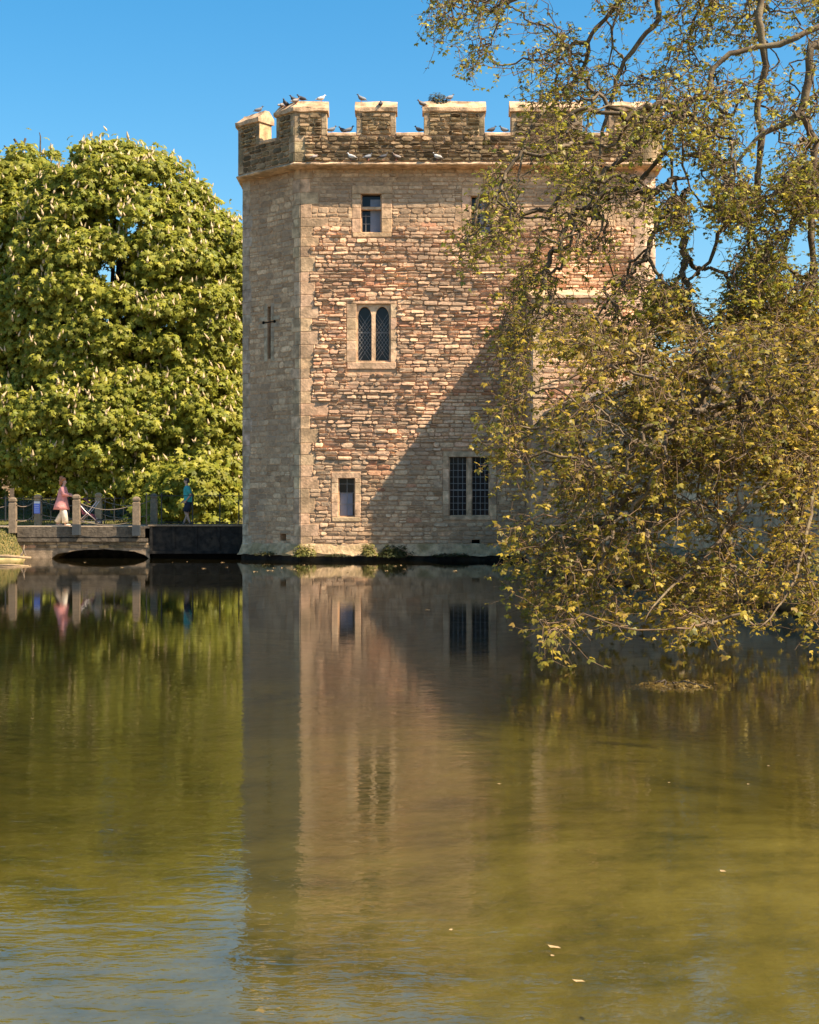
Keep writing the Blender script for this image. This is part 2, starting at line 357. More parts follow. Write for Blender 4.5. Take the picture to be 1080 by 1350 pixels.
def dressed(mb, pl, u0, u1, z0, z1, rel, col, rr, o=0, bev=.012):
    t = rr.uniform(.78,1.16); c = tuple(x*t*rr.uniform(.96,1.04) for x in col); g = .004; b = bev
    u0 += g; u1 -= g; z0 += g; z1 -= g; r = rel+rr.uniform(-.004,.004)
    vs = [pl.at(u0,z0,o-.003),pl.at(u1,z0,o-.003),pl.at(u1,z1,o-.003),pl.at(u0,z1,o-.003),
          pl.at(u0,z0,o+r-b),pl.at(u1,z0,o+r-b),pl.at(u1,z1,o+r-b),pl.at(u0,z1,o+r-b),
          pl.at(u0+b,z0+b,o+r),pl.at(u1-b,z0+b,o+r),pl.at(u1-b,z1-b,o+r),pl.at(u0+b,z1-b,o+r)]
    fs = [(8,9,10,11)]
    for k in range(4): fs.append((k,(k+1)%4,4+(k+1)%4,4+k)); fs.append((4+k,4+(k+1)%4,8+(k+1)%4,8+k))
    mb.add(vs, fs, c)
def sweep(mb, path, prof, col=None, caps=True, rough=0, step=.3):
    """sweep profile [(outward, z)] along 2-D path (list of (x,y)), mitred; outward = right-hand of travel"""
    if rough:
        np_ = [path[0]]
        for a_, b_ in zip(path, path[1:]):
            L_ = math.hypot(b_[0]-a_[0], b_[1]-a_[1]); k_ = max(1, int(L_/step)) if L_ < 40 else int(L_/.8)
            np_ += [(a_[0]+(b_[0]-a_[0])*t_/k_, a_[1]+(b_[1]-a_[1])*t_/k_) for t_ in range(1, k_+1)]
        path = np_
    n = len(path); m = len(prof); P2 = [Vector((p[0], p[1])) for p in path]; nor = []
    for k in range(n-1):
        d = (P2[k+1]-P2[k]).normalized(); nor.append(Vector((d.y, -d.x)))
    rings = []
    for k in range(n):
        if k == 0: mv = nor[0]
        elif k == n-1: mv = nor[-1]
        else:
            s_ = nor[k-1]+nor[k]; mv = s_/(s_.length_squared/2) if s_.length > 1e-6 else nor[k]
        jt = [(noise.noise(Vector((P2[k].x*2.3+q_*7, P2[k].y*2.3, zz_*3)))*rough*2.2, noise.noise(Vector((P2[k].x*3.1, P2[k].y*3.1+q_*5, zz_)))*rough*1.8) for q_, (oo_, zz_) in enumerate(prof)] if rough else [(0,0)]*m
        rings.append([(P2[k].x+mv.x*(o+a_), P2[k].y+mv.y*(o+a_), z+b_) for (o, z), (a_, b_) in zip(prof, jt)])
    vs = [q for r in rings for q in r]; fs = []
    for k in range(n-1):
        for q in range(m): fs.append((k*m+q, (k+1)*m+q, (k+1)*m+(q+1) % m, k*m+(q+1) % m))
    if caps: fs.append(tuple(range(m))); fs.append(tuple((n-1)*m+q for q in range(m))[::-1])
    mb.add(vs, fs, col)

Apt = (-5.87, 52.03); Bpt = (-3.69, 50.0); Cpt = (7.95, 50.0); Ept = (8.38, 50.42); Fpt = (8.38, 57.0); Gpt = (-5.87, 57.0)
front = Plane(Bpt, Cpt); cham = Plane(Apt, Bpt); rch = Plane(Cpt, Ept); side = Plane(Gpt, Apt); rside = Plane(Ept, Fpt)
ZT = 13.26                     # string course
tower = empty('castle_tower', (1.4, 51, 0)); tag(tower, 'square stone gatehouse tower with battlements rising straight from the moat', 'tower')
def fu(px, D=50.0): return (px-540)*D/FPX-Bpt[0]
def fz(py, D=50.0): return CAMZ+(HY-py)*D/FPX
def hole(x0, x1, y0, y1): return (fu(x0), fu(x1), fz(y1), fz(y0))
# openings (px) and dressed-surround extents
W_top = hole(476,503,257,308); W_arch = hole(470,515,402,479); W_small = hole(446,468,632,683); W_big = hole(592,646,604,682)
W_top2 = hole(621,648,260,311); W_slit = hole(779,791,238,292); W_arch2 = hole(702,742,404,479)
D1 = hole(622,633,713,722)
surr = [(fu(464),fu(517),fz(314),fz(246)), (fu(457),fu(523),fz(488),fz(398)), (fu(437),fu(476),fz(689),fz(624)), (fu(584),fu(655),fz(687),fz(597)),
        (fu(609),fu(660),fz(317),fz(249)), (fu(770),fu(812),fz(300),fz(232))]
opens = [W_top, W_arch, W_small, W_big, W_top2, W_slit, D1]
rb = random.Random(11)
mor = MB(); holed(mor, front, 0, front.w, .35, ZT, opens)
slit = (cham.w*.47-.085, cham.w*.47+.085, fz(474,51), fz(405,51)); D2 = (cham.w*.66, cham.w*.76, fz(714,51), fz(705,51))
holed(mor, cham, 0, cham.w, .35, ZT, [slit, D2]); holed(mor, rch, 0, rch.w, .35, ZT, []); holed(mor, side, 0, side.w, .35, ZT, []); holed(mor, rside, 0, rside.w, .35, ZT, [])
for pl, h in [(front, q) for q in opens]+[(cham, slit), (cham, D2)]:      # reveals of the openings
    d = -.45
    for (a, b) in (((h[0],h[2]),(h[0],h[3])),((h[0],h[3]),(h[1],h[3])),((h[1],h[3]),(h[1],h[2])),((h[1],h[2]),(h[0],h[2]))):
        mor.add([pl.at(a[0],a[1]),pl.at(b[0],b[1]),pl.at(b[0],b[1],d),pl.at(a[0],a[1],d)], [(0,1,2,3)])
mor.build('wall_core', M['mortar'], tower)
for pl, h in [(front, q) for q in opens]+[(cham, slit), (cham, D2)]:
    dk = MB(); dk.add([pl.at(h[0],h[2],-.44),pl.at(h[1],h[2],-.44),pl.at(h[1],h[3],-.44),pl.at(h[0],h[3],-.44)], [(0,1,2,3)]); dk.build('dark_interior', M['dark'], tower)  # near-black sheet closes each hole in place of its unlit interior
st = MB()
QW = .38
# quoins at both corners of the front
q = MB(); q1 = MB(); q2 = MB(); z = .42; k = 0; quo = []
while z < ZT-.02:
    h = rb.uniform(.30,.52); h = min(h, ZT-z)
    if ZT-(z+h) < .15: h = ZT-z
    wf = rb.choice([.42,.5,.62,.95]) if k % 2 else rb.uniform(.3,.46); wc = rb.uniform(.24,.34) if k % 2 else rb.uniform(.3,.5)
    dressed(q, front, 0, wf, z, z+h, .022, (.42,.31,.21), rb); quo.append((0, wf, z, z+h))
    dressed(q, cham, cham.w-wc, cham.w, z, z+h, .022, (.42,.33,.23), rb)
    wl = rb.uniform(.3,.55); dressed(q1, cham, 0, wl, z, z+h, .02, (.34,.29,.235), rb)
    wr = rb.uniform(.35,.8) if k % 2 == 0 else .35
    dressed(q2, front, front.w-wr, front.w, z, z+h, .02, (.48,.37,.28), rb); quo.append((front.w-wr, front.w, z, z+h))
    dressed(q2, rch, 0, rch.w, z, z+h, .02, (.48,.37,.28), rb)
    z += h; k += 1
q.build('quoins', M['dressed'], tower); q1.build('quoins', M['dressed'], tower); q2.build('quoins', M['dressed'], tower)
hl = surr+quo+[D1]
rubble(st, front, 0, front.w, 11.3, ZT, hl, 3, ch=(.12,.21), sl=(.2,.6), rel=(.012,.03), pal='grey', redp=.08)
rubble(st, front, 0, front.w, 3.4, 11.3, hl, 5, ch=(.08,.18), sl=(.14,.52), rel=(.025,.085), pal='warm', redp=.24, gap=.016)
rubble(st, front, 0, front.w, .45, 3.4, hl, 8, ch=(.11,.18), sl=(.18,.5), rel=(.02,.05), pal='grey', redp=.2, gap=.022)
rubble(st, cham, .38, cham.w-.32, .45, ZT, [(slit[0]-.16, slit[1]+.16, slit[2]-.1, slit[3]+.1), (slit[0]-.45, slit[1]+.45, slit[3]-.75, slit[3]-.35), D2], 15, ch=(.12,.24), sl=(.2,.55), rel=(.008,.024), pal='grey', redp=.10, gap=.012)
st.build('wall', M['stone'], tower)
# arrow slit surround with cross arms
sl_ = MB(); s0, s1, sz0, sz1 = slit
for a, b, c, d in ((s0-.17,s0,sz0-.1,sz0+.75),(s0-.17,s0,sz0+.75,sz1-.75),(s0-.17,s0,sz1-.35,sz1+.1),(s1,s1+.17,sz0-.1,sz0+.6),(s1,s1+.17,sz0+.6,sz1-.75),(s1,s1+.17,sz1-.35,sz1+.1),
                   (s0-.46,s0,sz1-.75,sz1-.58),(s0-.46,s0,sz1-.50,sz1-.35),(s1,s1+.46,sz1-.75,sz1-.58),(s1,s1+.46,sz1-.50,sz1-.35)):
    dressed(sl_, cham, a, b, c, d, .018, (.33,.28,.22), rb)
arr = sl_.build('arrow_slit', M['dressed'], tower)
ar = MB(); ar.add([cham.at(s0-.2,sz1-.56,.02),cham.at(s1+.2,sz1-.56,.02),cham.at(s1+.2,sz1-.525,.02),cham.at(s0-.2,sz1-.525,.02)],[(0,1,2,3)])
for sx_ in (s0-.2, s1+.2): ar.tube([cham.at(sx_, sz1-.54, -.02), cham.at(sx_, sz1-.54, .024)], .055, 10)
ar.build('slit_shade', M['dark'], arr)  # black shapes on the wall face stand in for the shaded cross slot
# plinth: sloped, and under it a strip painted black for the undercut gap's shade
path_t = [Gpt, Apt, Bpt, Cpt, Ept, Fpt]
App = (-5.53, 51.71); Epp = (8.08, 50.13); path_p = [(-5.53, 57), App, Bpt, Cpt, Epp, (8.08, 57)]
pn = MB(); sweep(pn, path_t, [(0,.58),(.04,.55),(.16,.24),(.18,.16),(-.3,.16),(-.3,.58)], (.36,.29,.20), rough=.03, step=.2); pn.build('plinth', mat('plinth_stone', (.36,.28,.18), tint=True, nscale=5, namp=.45, bump=.03, bscale=12, stain=(.15,.13,.06), stscale=1.6, spec=.15), tower)
ft = MB(); sweep(ft, path_t, [(.05,.16),(.05,-2),(-.3,-2),(-.3,.16)], (.05,.045,.035)); ft.build('shade_footing', M['darkpanel'], tower)
# string course
sg = MB(); sweep(sg, path_p, [(0,ZT-.02),(.44,ZT+.0),(.50,ZT+.03),(.50,ZT+.065),(.44,ZT+.11),(-.3,ZT+.11),(-.3,ZT-.02)], (.45,.35,.25), rough=.014, step=.22); sg.build('string_course', M['dressed'], tower)
# parapet
PO = .44; ZP0 = ZT+.12; ZC = fz(179, 49.6); ZM = fz(150, 49.6); TH = .55
pp = MB(); sweep(pp, path_p, [(PO-.004,ZP0),(PO-.004,ZC),(PO-TH,ZC),(PO-TH,ZP0)]); par = pp.build('parapet', M['mortar'], tower)
def offp(p_, q_, r_, o):
    a = (Vector(q_)-Vector(p_)).normalized(); b = (Vector(r_)-Vector(q_)).normalized(); n1 = Vector((a.y,-a.x)); n2 = Vector((b.y,-b.x)); s_ = n1+n2; mv = s_/(s_.length_squared/2)
    return (q_[0]+mv.x*o, q_[1]+mv.y*o)
A2 = offp(path_p[0], App, Bpt, PO); B2 = offp(App, Bpt, Cpt, PO); C2 = offp(Bpt, Cpt, Epp, PO); E2 = offp(Cpt, Epp, path_p[-1], PO)
pf_ = Plane(B2, C2); pc_ = Plane(A2, B2); pr_ = Plane(C2, E2)
def pu(px): return (px-540)*49.6/FPX-B2[0]
Dc = (Vector(B2)-Vector(A2)).normalized()
PSt = MB()
rubble(PSt, pf_, .34, pf_.w-.3, ZP0+.02, ZC-.05, [], 21, ch=(.11,.19), sl=(.15,.42), rel=(.03,.09), pal='dark', redp=.02, gap=.02)
rubble(PSt, pc_, .28, pc_.w-.26, ZP0+.02, ZC-.05, [], 22, ch=(.11,.2), sl=(.15,.45), rel=(.015,.04), pal='dark', redp=.0, gap=.02)
z = ZP0
while z < ZC-.02:
    h = min(rb.uniform(.24,.4), ZC-z)
    for pl, a, b in ((pf_,0,rb.uniform(.3,.5)),(pc_,pc_.w-.26,pc_.w),(pc_,0,.28),(pf_,pf_.w-.32,pf_.w),(pr_,0,pr_.w)): dressed(PSt, pl, a, b, z, z+h, .012, (.31,.25,.165), rb)
    z += h
PSt.build('parapet_stonework', M['lichen'], tower)
# merlons: (path on outer parapet line)
def onF(u): q_ = Vector(B2)+(Vector(C2)-Vector(B2)).normalized()*u; return (q_.x, q_.y)
def onC(u): q_ = Vector(A2)+Dc*u; return (q_.x, q_.y)
Gs = (A2[0], A2[1]+1.4)
CAPC = (.46,.34,.23)
def merlon(path, segs, zt, seed):
    core = MB(); sweep(core, path, [(-.004,ZC-.03),(-.004,zt),(-TH,zt),(-TH,ZC-.03)], (.42,.33,.20))
    mo = core.build('merlon', M['dressed'], tower)
    sk = MB()
    for pl, a, b in segs:
        rubble(sk, pl, a+.17, b-.17, ZC-.02, zt-.02, [], seed, ch=(.11,.18), sl=(.15,.4), rel=(.02,.08), pal='dark', redp=0, gap=.02)
        z = ZC-.03
        while z < zt-.03:
            h = min(rb.uniform(.2,.34), zt-z)
            dressed(sk, pl, a, a+rb.uniform(.16,.2), z, z+h, .012, (.27,.22,.15), rb); dressed(sk, pl, b-rb.uniform(.16,.2), b, z, z+h, .012, (.27,.22,.15), rb); z += h
    sk.build('merlon_face', M['lichen'], mo)
    cp = MB(); r = .05
    # extend the ends a little
    p0 = Vector(path[0])-(Vector(path[1])-Vector(path[0])).normalized()*.05; p1 = Vector(path[-1])+(Vector(path[-1])-Vector(path[-2])).normalized()*.05
    pth = [tuple(p0)]+list(path[1:-1])+[tuple(p1)]
    sweep(cp, pth, [(.02,zt),(.08,zt+.03),(.08,zt+.15),(.05,zt+.17),(-.16,zt+.36),(-.20,zt+.42),(-TH+.15,zt+.42),(-TH-.06,zt+.17),(-TH-.06,zt)], CAPC, rough=.022, step=.16)
    cp.build('coping', M['dressed'], mo)
    return mo
pf_len = pf_.w
merlon([Gs, A2, onC(1.12)], [(pc_, 0, 1.12)], ZM, 31)
merlon([onC(1.98), B2, onF(pu(431))], [(pc_, 1.98, pc_.w), (pf_, 0, pu(431))], ZM, 32)
for k, (a, b) in enumerate(((470,522),(559,639),(674,768))): merlon([onF(pu(a)), onF(pu(b))], [(pf_, pu(a), pu(b))], ZM, 33+k)
merlon([onF(pu(802)), C2, E2, (E2[0], E2[1]+1)], [(pf_, pu(802), pf_.w), (pr_, 0, pr_.w)], ZM, 40)
# sills of the crenels
for k, pth in enumerate(([onC(1.12+.01), onC(1.97)], [onF(pu(431)+.01), onF(pu(470)-.01)], [onF(pu(522)+.01), onF(pu(559)-.01)], [onF(pu(639)+.01), onF(pu(674)-.01)], [onF(pu(768)+.01), onF(pu(802)-.01)])):
    s_ = MB(); sweep(s_, pth, [(.03,ZC-.06),(.05,ZC-.04),(.05,ZC+.03),(-.02,ZC+.07),(-TH-.03,ZC+.07),(-TH-.03,ZC-.06)], CAPC, rough=.012, step=.2); s_.build('crenel_sill', M['dressed'], tower)

# ------------------------------------------------------------------ windows
FS = (.47,.35,.24)
def surround(mb, pl, h, ext, seed, col=FS, rel=.03, irregular=True):
    rr = random.Random(seed); u0,u1,z0,z1 = h; a,b,c,d = ext
    dressed(mb, pl, a, b, z1, d, rel, col, rr); dressed(mb, pl, a+.02, b-.02, c, z0, rel+.012, col, rr)
    z = z0; k = 0
    while z < z1-.01:
        hh = min(rr.uniform(.28,.5), z1-z)
        if z1-(z+hh) < .12: hh = z1-z
        dressed(mb, pl, a, u0, z, z+hh, rel, col, rr); dressed(mb, pl, u1, b, z, z+hh, rel, col, rr)
        if irregular:   # long stones biting into the rubble
            if rr.random() < .45: dressed(mb, pl, a-rr.uniform(.12,.32), a, z, z+hh, rel-.006, tuple(x*.9 for x in col), rr)
            if rr.random() < .45: dressed(mb, pl, b, b+rr.uniform(.12,.32), z, z+hh, rel-.006, tuple(x*.9 for x in col), rr)
        z += hh; k += 1
def rectbar(mb, pl, a, b, c, d, o0, o1, col=None):
    vs = [pl.at(a,c,o0),pl.at(b,c,o0),pl.at(b,d,o0),pl.at(a,d,o0),pl.at(a,c,o1),pl.at(b,c,o1),pl.at(b,d,o1),pl.at(a,d,o1)]
    mb.add(vs, [(0,3,2,1),(4,5,6,7),(0,1,5,4),(1,2,6,5),(2,3,7,6),(3,0,4,7)], col)
def window(h, ext, seed, kind):
    sb = MB(); surround(sb, front, h, ext, seed, irregular=kind != 'small'); wd = sb.build('window', M['dressed'], tower)
    u0,u1,z0,z1 = h; fr_ = MB(); gl_ = MB(); ld = MB(); bl = MB()
    if kind == 'arch':
        um = (u0+u1)/2; outer = [(u0-.0,z0),(u1,z0),(u1,z1),(u0,z1)]; hs = []
        for a, b in ((u0+.05,um-.065),(um+.065,u1-.05)):
            sp_ = z1-.42; hw = (b-a)/2; c = (a+b)/2; pts = [(a,z0+.06),(b,z0+.06)]
            for t in np.linspace(0, 1, 7):    # right arc up to apex
                pts.append((b-hw*(1-math.cos(t*math.pi/2.9))/(1-math.cos(math.pi/2.9)), sp_+.34*math.sin(t*math.pi/2)**1.15 if t < 1 else sp_+.34))
            for t in np.linspace(1, 0, 7)[1:]: pts.append((a+hw*(1-math.cos(t*math.pi/2.9))/(1-math.cos(math.pi/2.9)), sp_+.34*math.sin(t*math.pi/2)**1.15))
            hs.append(pts)
        loops = [outer]+[p_[::-1] for p_ in hs]; allp = [p_ for l_ in loops for p_ in l_]
        tri = tessellate_polygon([[Vector((x,y,0)) for x,y in l_] for l_ in loops])
        fr_.add([front.at(u,z_,-.07) for u,z_ in allp], [t for t in tri], FS)
        off = 4
        for l_ in loops[1:]:
            n_ = len(l_); vs = [front.at(u,z_,-.07) for u,z_ in l_]+[front.at(u,z_,-.26) for u,z_ in l_]
            fr_.add(vs, [(k,(k+1)%n_,n_+(k+1)%n_,n_+k) for k in range(n_)], FS)
        gb = -.24
        for a, b in ((u0+.05,um-.065),(um+.065,u1-.05)):
            gl_.add([front.at(a,z0,gb),front.at(b,z0,gb),front.at(b,z1,gb),front.at(a,z1,gb)], [(0,1,2,3)])
            s_ = .115; n_ = int((z1-z0)/s_)+6
            for k in range(-6, n_):      # diagonal leading
                for sgn in (1,-1):
                    zz = z0+k*s_*1.5; ua, ub = (a, b) if sgn == 1 else (b, a); za, zb = zz, zz+(b-a)*1.5
                    if zb > z1-.1 or za < z0: continue
                    ld.tube([front.at(ua,za,gb+.012), front.at(ub,zb,gb+.012)], .0075, 4)
            ld.tube([front.at(a,z1-.95,gb+.014), front.at(b,z1-.95,gb+.014)], .014, 4)
    else:
        n_ = {'top':1,'small':1,'big':2,'slit':1}[kind]; ws = (u1-u0)/n_; gb = -.24 if kind != 'big' else -.2
        for k in range(n_):
            a = u0+k*ws+(.0 if k == 0 else .065); b = u0+(k+1)*ws-(.0 if k == n_-1 else .065)
            if k < n_-1: rectbar(fr_, front, b, b+.13, z0, z1, gb-.02, -.05, FS)
            for x0_, x1_ in ((a,a+.035),(b-.035,b)): rectbar(fr_, front, x0_, x1_, z0, z1, gb, gb+.1, FS)
            rectbar(fr_, front, a, b, z0, z0+.04, gb, gb+.13, FS); 
            gl_.add([front.at(a,z0,gb),front.at(b,z0,gb),front.at(b,z1,gb),front.at(a,z1,gb)], [(0,1,2,3)])
            if kind == 'top':
                zt_ = z1-(z1-z0)*.36; rectbar(fr_, front, a, b, zt_-.045, zt_+.045, gb, -.04, FS)
                bl.add([front.at(a+(b-a)*.45,z0+.03,gb+.004),front.at(b,z0+.03,gb+.004),front.at(b,z1-.14,gb+.004),front.at(a+(b-a)*.45,z1-.14,gb+.004)], [(0,1,2,3)])
                for t in (.25,.45): rectbar(ld, front, a, a+(b-a)*.45, z0+(z1-z0)*t, z0+(z1-z0)*t+.018, gb+.004, gb+.02)
                rectbar(ld, front, a+(b-a)*.22, a+(b-a)*.22+.018, z0, z0+(z1-z0)*.5, gb+.022, gb+.034)
            elif kind == 'small':
                bl.add([front.at(a+(b-a)*.1,z0+.05,gb+.004),front.at(a+(b-a)*.85,z0+.05,gb+.004),front.at(a+(b-a)*.85,z0+(z1-z0)*.62,gb+.004),front.at(a+(b-a)*.1,z0+(z1-z0)*.62,gb+.004)], [(0,1,2,3)])  # grey patch painted as the reflection in the lighter glass
                rectbar(ld, front, a+(b-a)*.5, a+(b-a)*.5+.02, z0+.05, z1, gb+.006, gb+.022)
                for t in (.33,.62,.85): rectbar(ld, front, a, b, z0+(z1-z0)*t, z0+(z1-z0)*t+.018, gb+.024, gb+.036)
            elif kind == 'big':
                nb = 4
                for q_ in range(1, nb): uu = a+(b-a)*q_/nb; rectbar(ld, front, uu-.008, uu+.008, z0+.04, z1, gb+.006, gb+.02)
                nz = 9
                for q_ in range(1, nz): zz = z0+(z1-z0)*q_/nz; t_ = .016 if q_ == 4 else .008; rectbar(ld, front, a, b, zz-t_, zz+t_, gb+.022, gb+.034)
            elif kind == 'slit':
                bl.add([front.at(a+(b-a)*.4,z0,gb+.004),front.at(b,z0,gb+.004),front.at(b,z1,gb+.004),front.at(a+(b-a)*.4,z1,gb+.004)], [(0,1,2,3)])
    if fr_.n: fr_.build('frame', M['dressed'], wd)
    gl_.build('pane', M['glass'], wd)
    if ld.n: ld.build('leading', M['lead'], wd)
    if bl.n: bl.build('grey_panel', M['grey_panel'], wd)
    return wd
window(W_top, surr[0], 1, 'top'); window(W_arch, surr[1], 2, 'arch'); window(W_small, surr[2], 3, 'small'); window(W_big, surr[3], 4, 'big'); window(W_top2, surr[4], 5, 'top'); window(W_slit, surr[5], 6, 'slit')
# garderobe turret on the right of the front
TX0 = (694-540)*50/FPX; TX1 = TX0+2.9; TY = 47.45; TH2 = fz(408)
gt = MB(); gt.add([(TX0,TY,-2),(TX1,TY,-2),(TX1,50.0,-2),(TX0,50.0,-2),(TX0,TY,TH2-.02),(TX1,TY,TH2-.02),(TX1,50.0,TH2+.5),(TX0,50.0,TH2+.5)],[(0,1,5,4),(1,2,6,5),(3,0,4,7),(4,5,6,7)])
tb = gt.build('garderobe_block', M['mortar'], tower)
gs = MB(); gf = Plane((TX0,TY),(TX1,TY)); gl2 = Plane((TX0,50.0),(TX0,TY))
rubble(gs, gf, .3, TX1-TX0-.02, .1, TH2-.04, [], 51, rel=(.02,.06), pal='warm', redp=.2); rubble(gs, gl2, .02, gl2.w-.3, .1, TH2-.04, [], 52, rel=(.01,.03), pal='grey', redp=.1)
z = .1
while z < TH2-.06:
    h = min(rb.uniform(.3,.45), TH2-.04-z); dressed(gs, gf, 0, rb.uniform(.28,.5), z, z+h, .02, FS, rb); dressed(gs, gl2, gl2.w-.3, gl2.w, z, z+h, .02, (.36,.30,.235), rb); z += h
gs.build('block_stonework', M['stone'], tb)
rf = MB(); rf.add([(TX0-.06,TY-.1,TH2-.03),(TX1,TY-.1,TH2-.03),(TX1,50.0,TH2+.50),(TX0-.06,50.0,TH2+.50),(TX0-.06,TY-.1,TH2+.06),(TX1,TY-.1,TH2+.06),(TX1,49.97,TH2+.62),(TX0-.06,49.97,TH2+.62)],[(0,3,2,1),(4,5,6,7),(0,1,5,4),(1,2,6,5),(3,0,4,7)],FS); rf.build('block_roof', M['dressed'], tb)

# ------------------------------------------------------------------ curtain wall at the right
cw = empty('curtain_wall', (6.5, 34, 0)); tag(cw, 'long shaded stone wall with coping running from the tower along the right bank', 'wall')
cp0 = (wallx(48.4), 48.4); cp1 = (wallx(10), 10); cpl = Plane(cp0, cp1)
cm = MB(); sweep(cm, [cp0, cp1], [(0,-2.2),(0,4.75),(-.6,4.75),(-.6,-2.2)]); cm.build('wall_core', M['mortar'], cw)
cs = MB(); rubble(cs, cpl, 0, cpl.w, .75, 4.7, [], 61, ch=(.14,.26), sl=(.25,.75), rel=(.015,.045), pal='grey', redp=.04, gap=.02); cs.build('wall_face', M['stone'], cw)
cc = MB(); sweep(cc, [cp0, cp1], [(.08,4.75),(.10,4.86),(-.25,5.1),(-.35,5.1),(-.7,4.86),(-.7,4.75)], (.36,.30,.22)); cc.build('coping', M['dressed'], cw)
cl = MB(); sweep(cl, [cp0, cp1], [(0,.28),(.5,.28),(.42,.62),(.03,.76),(0,.76)], (.20,.155,.10), rough=.05); cl.build('plinth', M['lichen'], cw)
# ------------------------------------------------------------------ bridge
DZ = 1.15; NY = 52.75; FY = 56.6
br = empty('footbridge', (-9, 54.6, 0)); tag(br, 'low stone and timber footbridge with gravel deck leading across the moat to the tower', 'bridge')
b = MB(); b.box(-13.92, -5.9, NY, FY, DZ-.08, DZ); b.build('deck', M['deck'], br)
b = MB(); b.box(-13.95, -9.42, NY-.17, NY-.003, DZ-.40, DZ-.02); b.box(-14.0, -9.3, NY-.22, NY-.004, DZ-.55, DZ-.43); b.build('kerb_beam', mat('dark_beam', (.11,.085,.06), nscale=6, namp=.5, bump=.02, bscale=14, spec=.2), br)
# stone arch face
arch = MB(); pts = []; xl, xr = -14.0, -9.25
top = DZ-.56
nseg = 26
for k in range(nseg+1):
    x = xl+(xr-xl)*k/nseg; t = (x-(-11.0))/1.75
    zb = -.4 if abs(t) > 1 else -.02+.34*math.sqrt(max(0, 1-t*t))
    pts.append((x, zb+.04*noise.noise(Vector((x*3,0,0)))))
for k in range(nseg):
    (x0_, a_), (x1_, b_) = pts[k], pts[k+1]
    arch.add([(x0_,NY-.10,a_),(x1_,NY-.10,b_),(x1_,NY-.10,top),(x0_,NY-.10,top),(x0_,NY+1.8,a_),(x1_,NY+1.8,b_)], [(0,1,2,3),(0,4,5,1)], (.17,.14,.105))
arch.build('arch', M['lichen'], br)
ap_ = Plane((xl,NY-.10),(xr,NY-.10)); sa = MB(); rubble(sa, ap_, 0, xr-xl, .36, top-.01, [], 71, ch=(.1,.16), sl=(.2,.5), rel=(.015,.04), pal='dark'); sa.build('arch_stones', M['lichen'], br)
# dark drawbridge panel
b = MB(); b.box(-9.24, -5.95, NY-.12, NY-.02, .27, DZ-.01)
for k in range(5): b.box(-9.24+k*.8, -9.24+k*.8+.09, NY-.17, NY-.122, .25, DZ-.02)
b.box(-9.26, -5.95, NY-.20, NY-.122, .17, .27); b.build('side_panel', M['darkpanel'], br)
b = MB(); b.box(-9.3, -5.95, NY-.18, NY+.02, DZ-.005, DZ+.05); b.build('panel_rail', M['wood'], br)
b = MB(); b.box(-9.2, -5.9, NY+.2, FY, -.6, DZ-.09); b.build('shade_abutment', M['dark'], br); b = MB(); b.box(-14.0, -9.21, NY+1.8, NY+2.0, -1, DZ-.09); b.build('shade_backing', M['darkpanel'], br)  # black block for the shadow below the panel; dark sheet added behind the arch
b = MB(); b.box(-13.9, -5.9, FY-.1, FY-.01, .3, DZ+.06); b.build('far_kerb', M['wood'], br)

# posts
def make_post(pale, h, wd_=.24):
    root = empty('timber_post', (0,0,0)); s_ = wd_/2; mb = MB(); c = .05
    prof = [(s_,0),(s_,h-.22),(s_-.025,h-.20),(s_-.025,h-.16),(s_,h-.14),(s_,h-.07),(s_-c,h-.015),(s_*.3,h)]
    vs = []; fs = []
    for r_, z_ in prof: vs += [(-r_,-r_,z_),(r_,-r_,z_),(r_,r_,z_),(-r_,r_,z_)]
    for k in range(len(prof)-1):
        for q_ in range(4): fs.append((k*4+q_, k*4+(q_+1)%4, (k+1)*4+(q_+1)%4, (k+1)*4+q_))
    fs.append((0,3,2,1)); m_ = (len(prof)-1)*4; fs.append((m_,m_+1,m_+2,m_+3)); mb.add(vs, fs)
    mb.build('shaft', M['palewood'] if pale else M['wood'], root)
    for z_ in (h*.36, h*.78):
        e_ = MB(); e_.tube([(-s_-.03,0,z_),(s_+.03,0,z_)], .02, 6); e_.build('ring_bolt', M['iron'], root)
    return root
GP = 'timber posts along the footbridge'
posts = {}
def post(px, ytop, ybot, D, pale, label, key):
    p0 = P(px, ybot, D); h = (ybot-ytop)*D/FPX; r_ = make_post(pale, h); r_.location = p0; tag(r_, label, 'post', GP); posts[key] = (p0, h); return r_
post(17, 657, 704, 52.4, False, 'grey timber post on the grass at the left end of the footbridge', 'n1')
p2 = post(101, 653, 706, 52.4, False, 'grey timber post with blue foot beside the woman in pink', 'n2')
p3 = post(180, 656, 707, 52.4, False, 'grey timber post with blue foot where the dark bridge panel begins', 'n3')
f1 = post(50, 653, 695, 56.4, True, 'pale timber post carrying a small blue notice left of the woman', 'f1')
post(130, 651, 695, 56.4, True, 'pale sunlit timber post just beyond the pushchair', 'f2')
post(203, 652, 695, 56.4, False, 'grey timber post on the far side of the bridge behind the iron railing', 'f3')
for r_ in (p2, p3):
    m_ = MB(); l_ = r_.location; m_.box(l_.x-.13, l_.x+.13, l_.y-.13, l_.y+.13, l_.z-.02, l_.z+.36); m_.build('painted_foot', M['bluepaint'], r_)
l_ = f1.location; m_ = MB(); m_.box(l_.x-.115, l_.x+.115, l_.y-.155, l_.y-.125, l_.z+.48, l_.z+.94); nb_ = m_.build('notice', M['notice'], f1)
m_ = MB(); m_.box(l_.x-.115, l_.x+.115, l_.y-.16, l_.y-.1555, l_.z+.86, l_.z+.94)
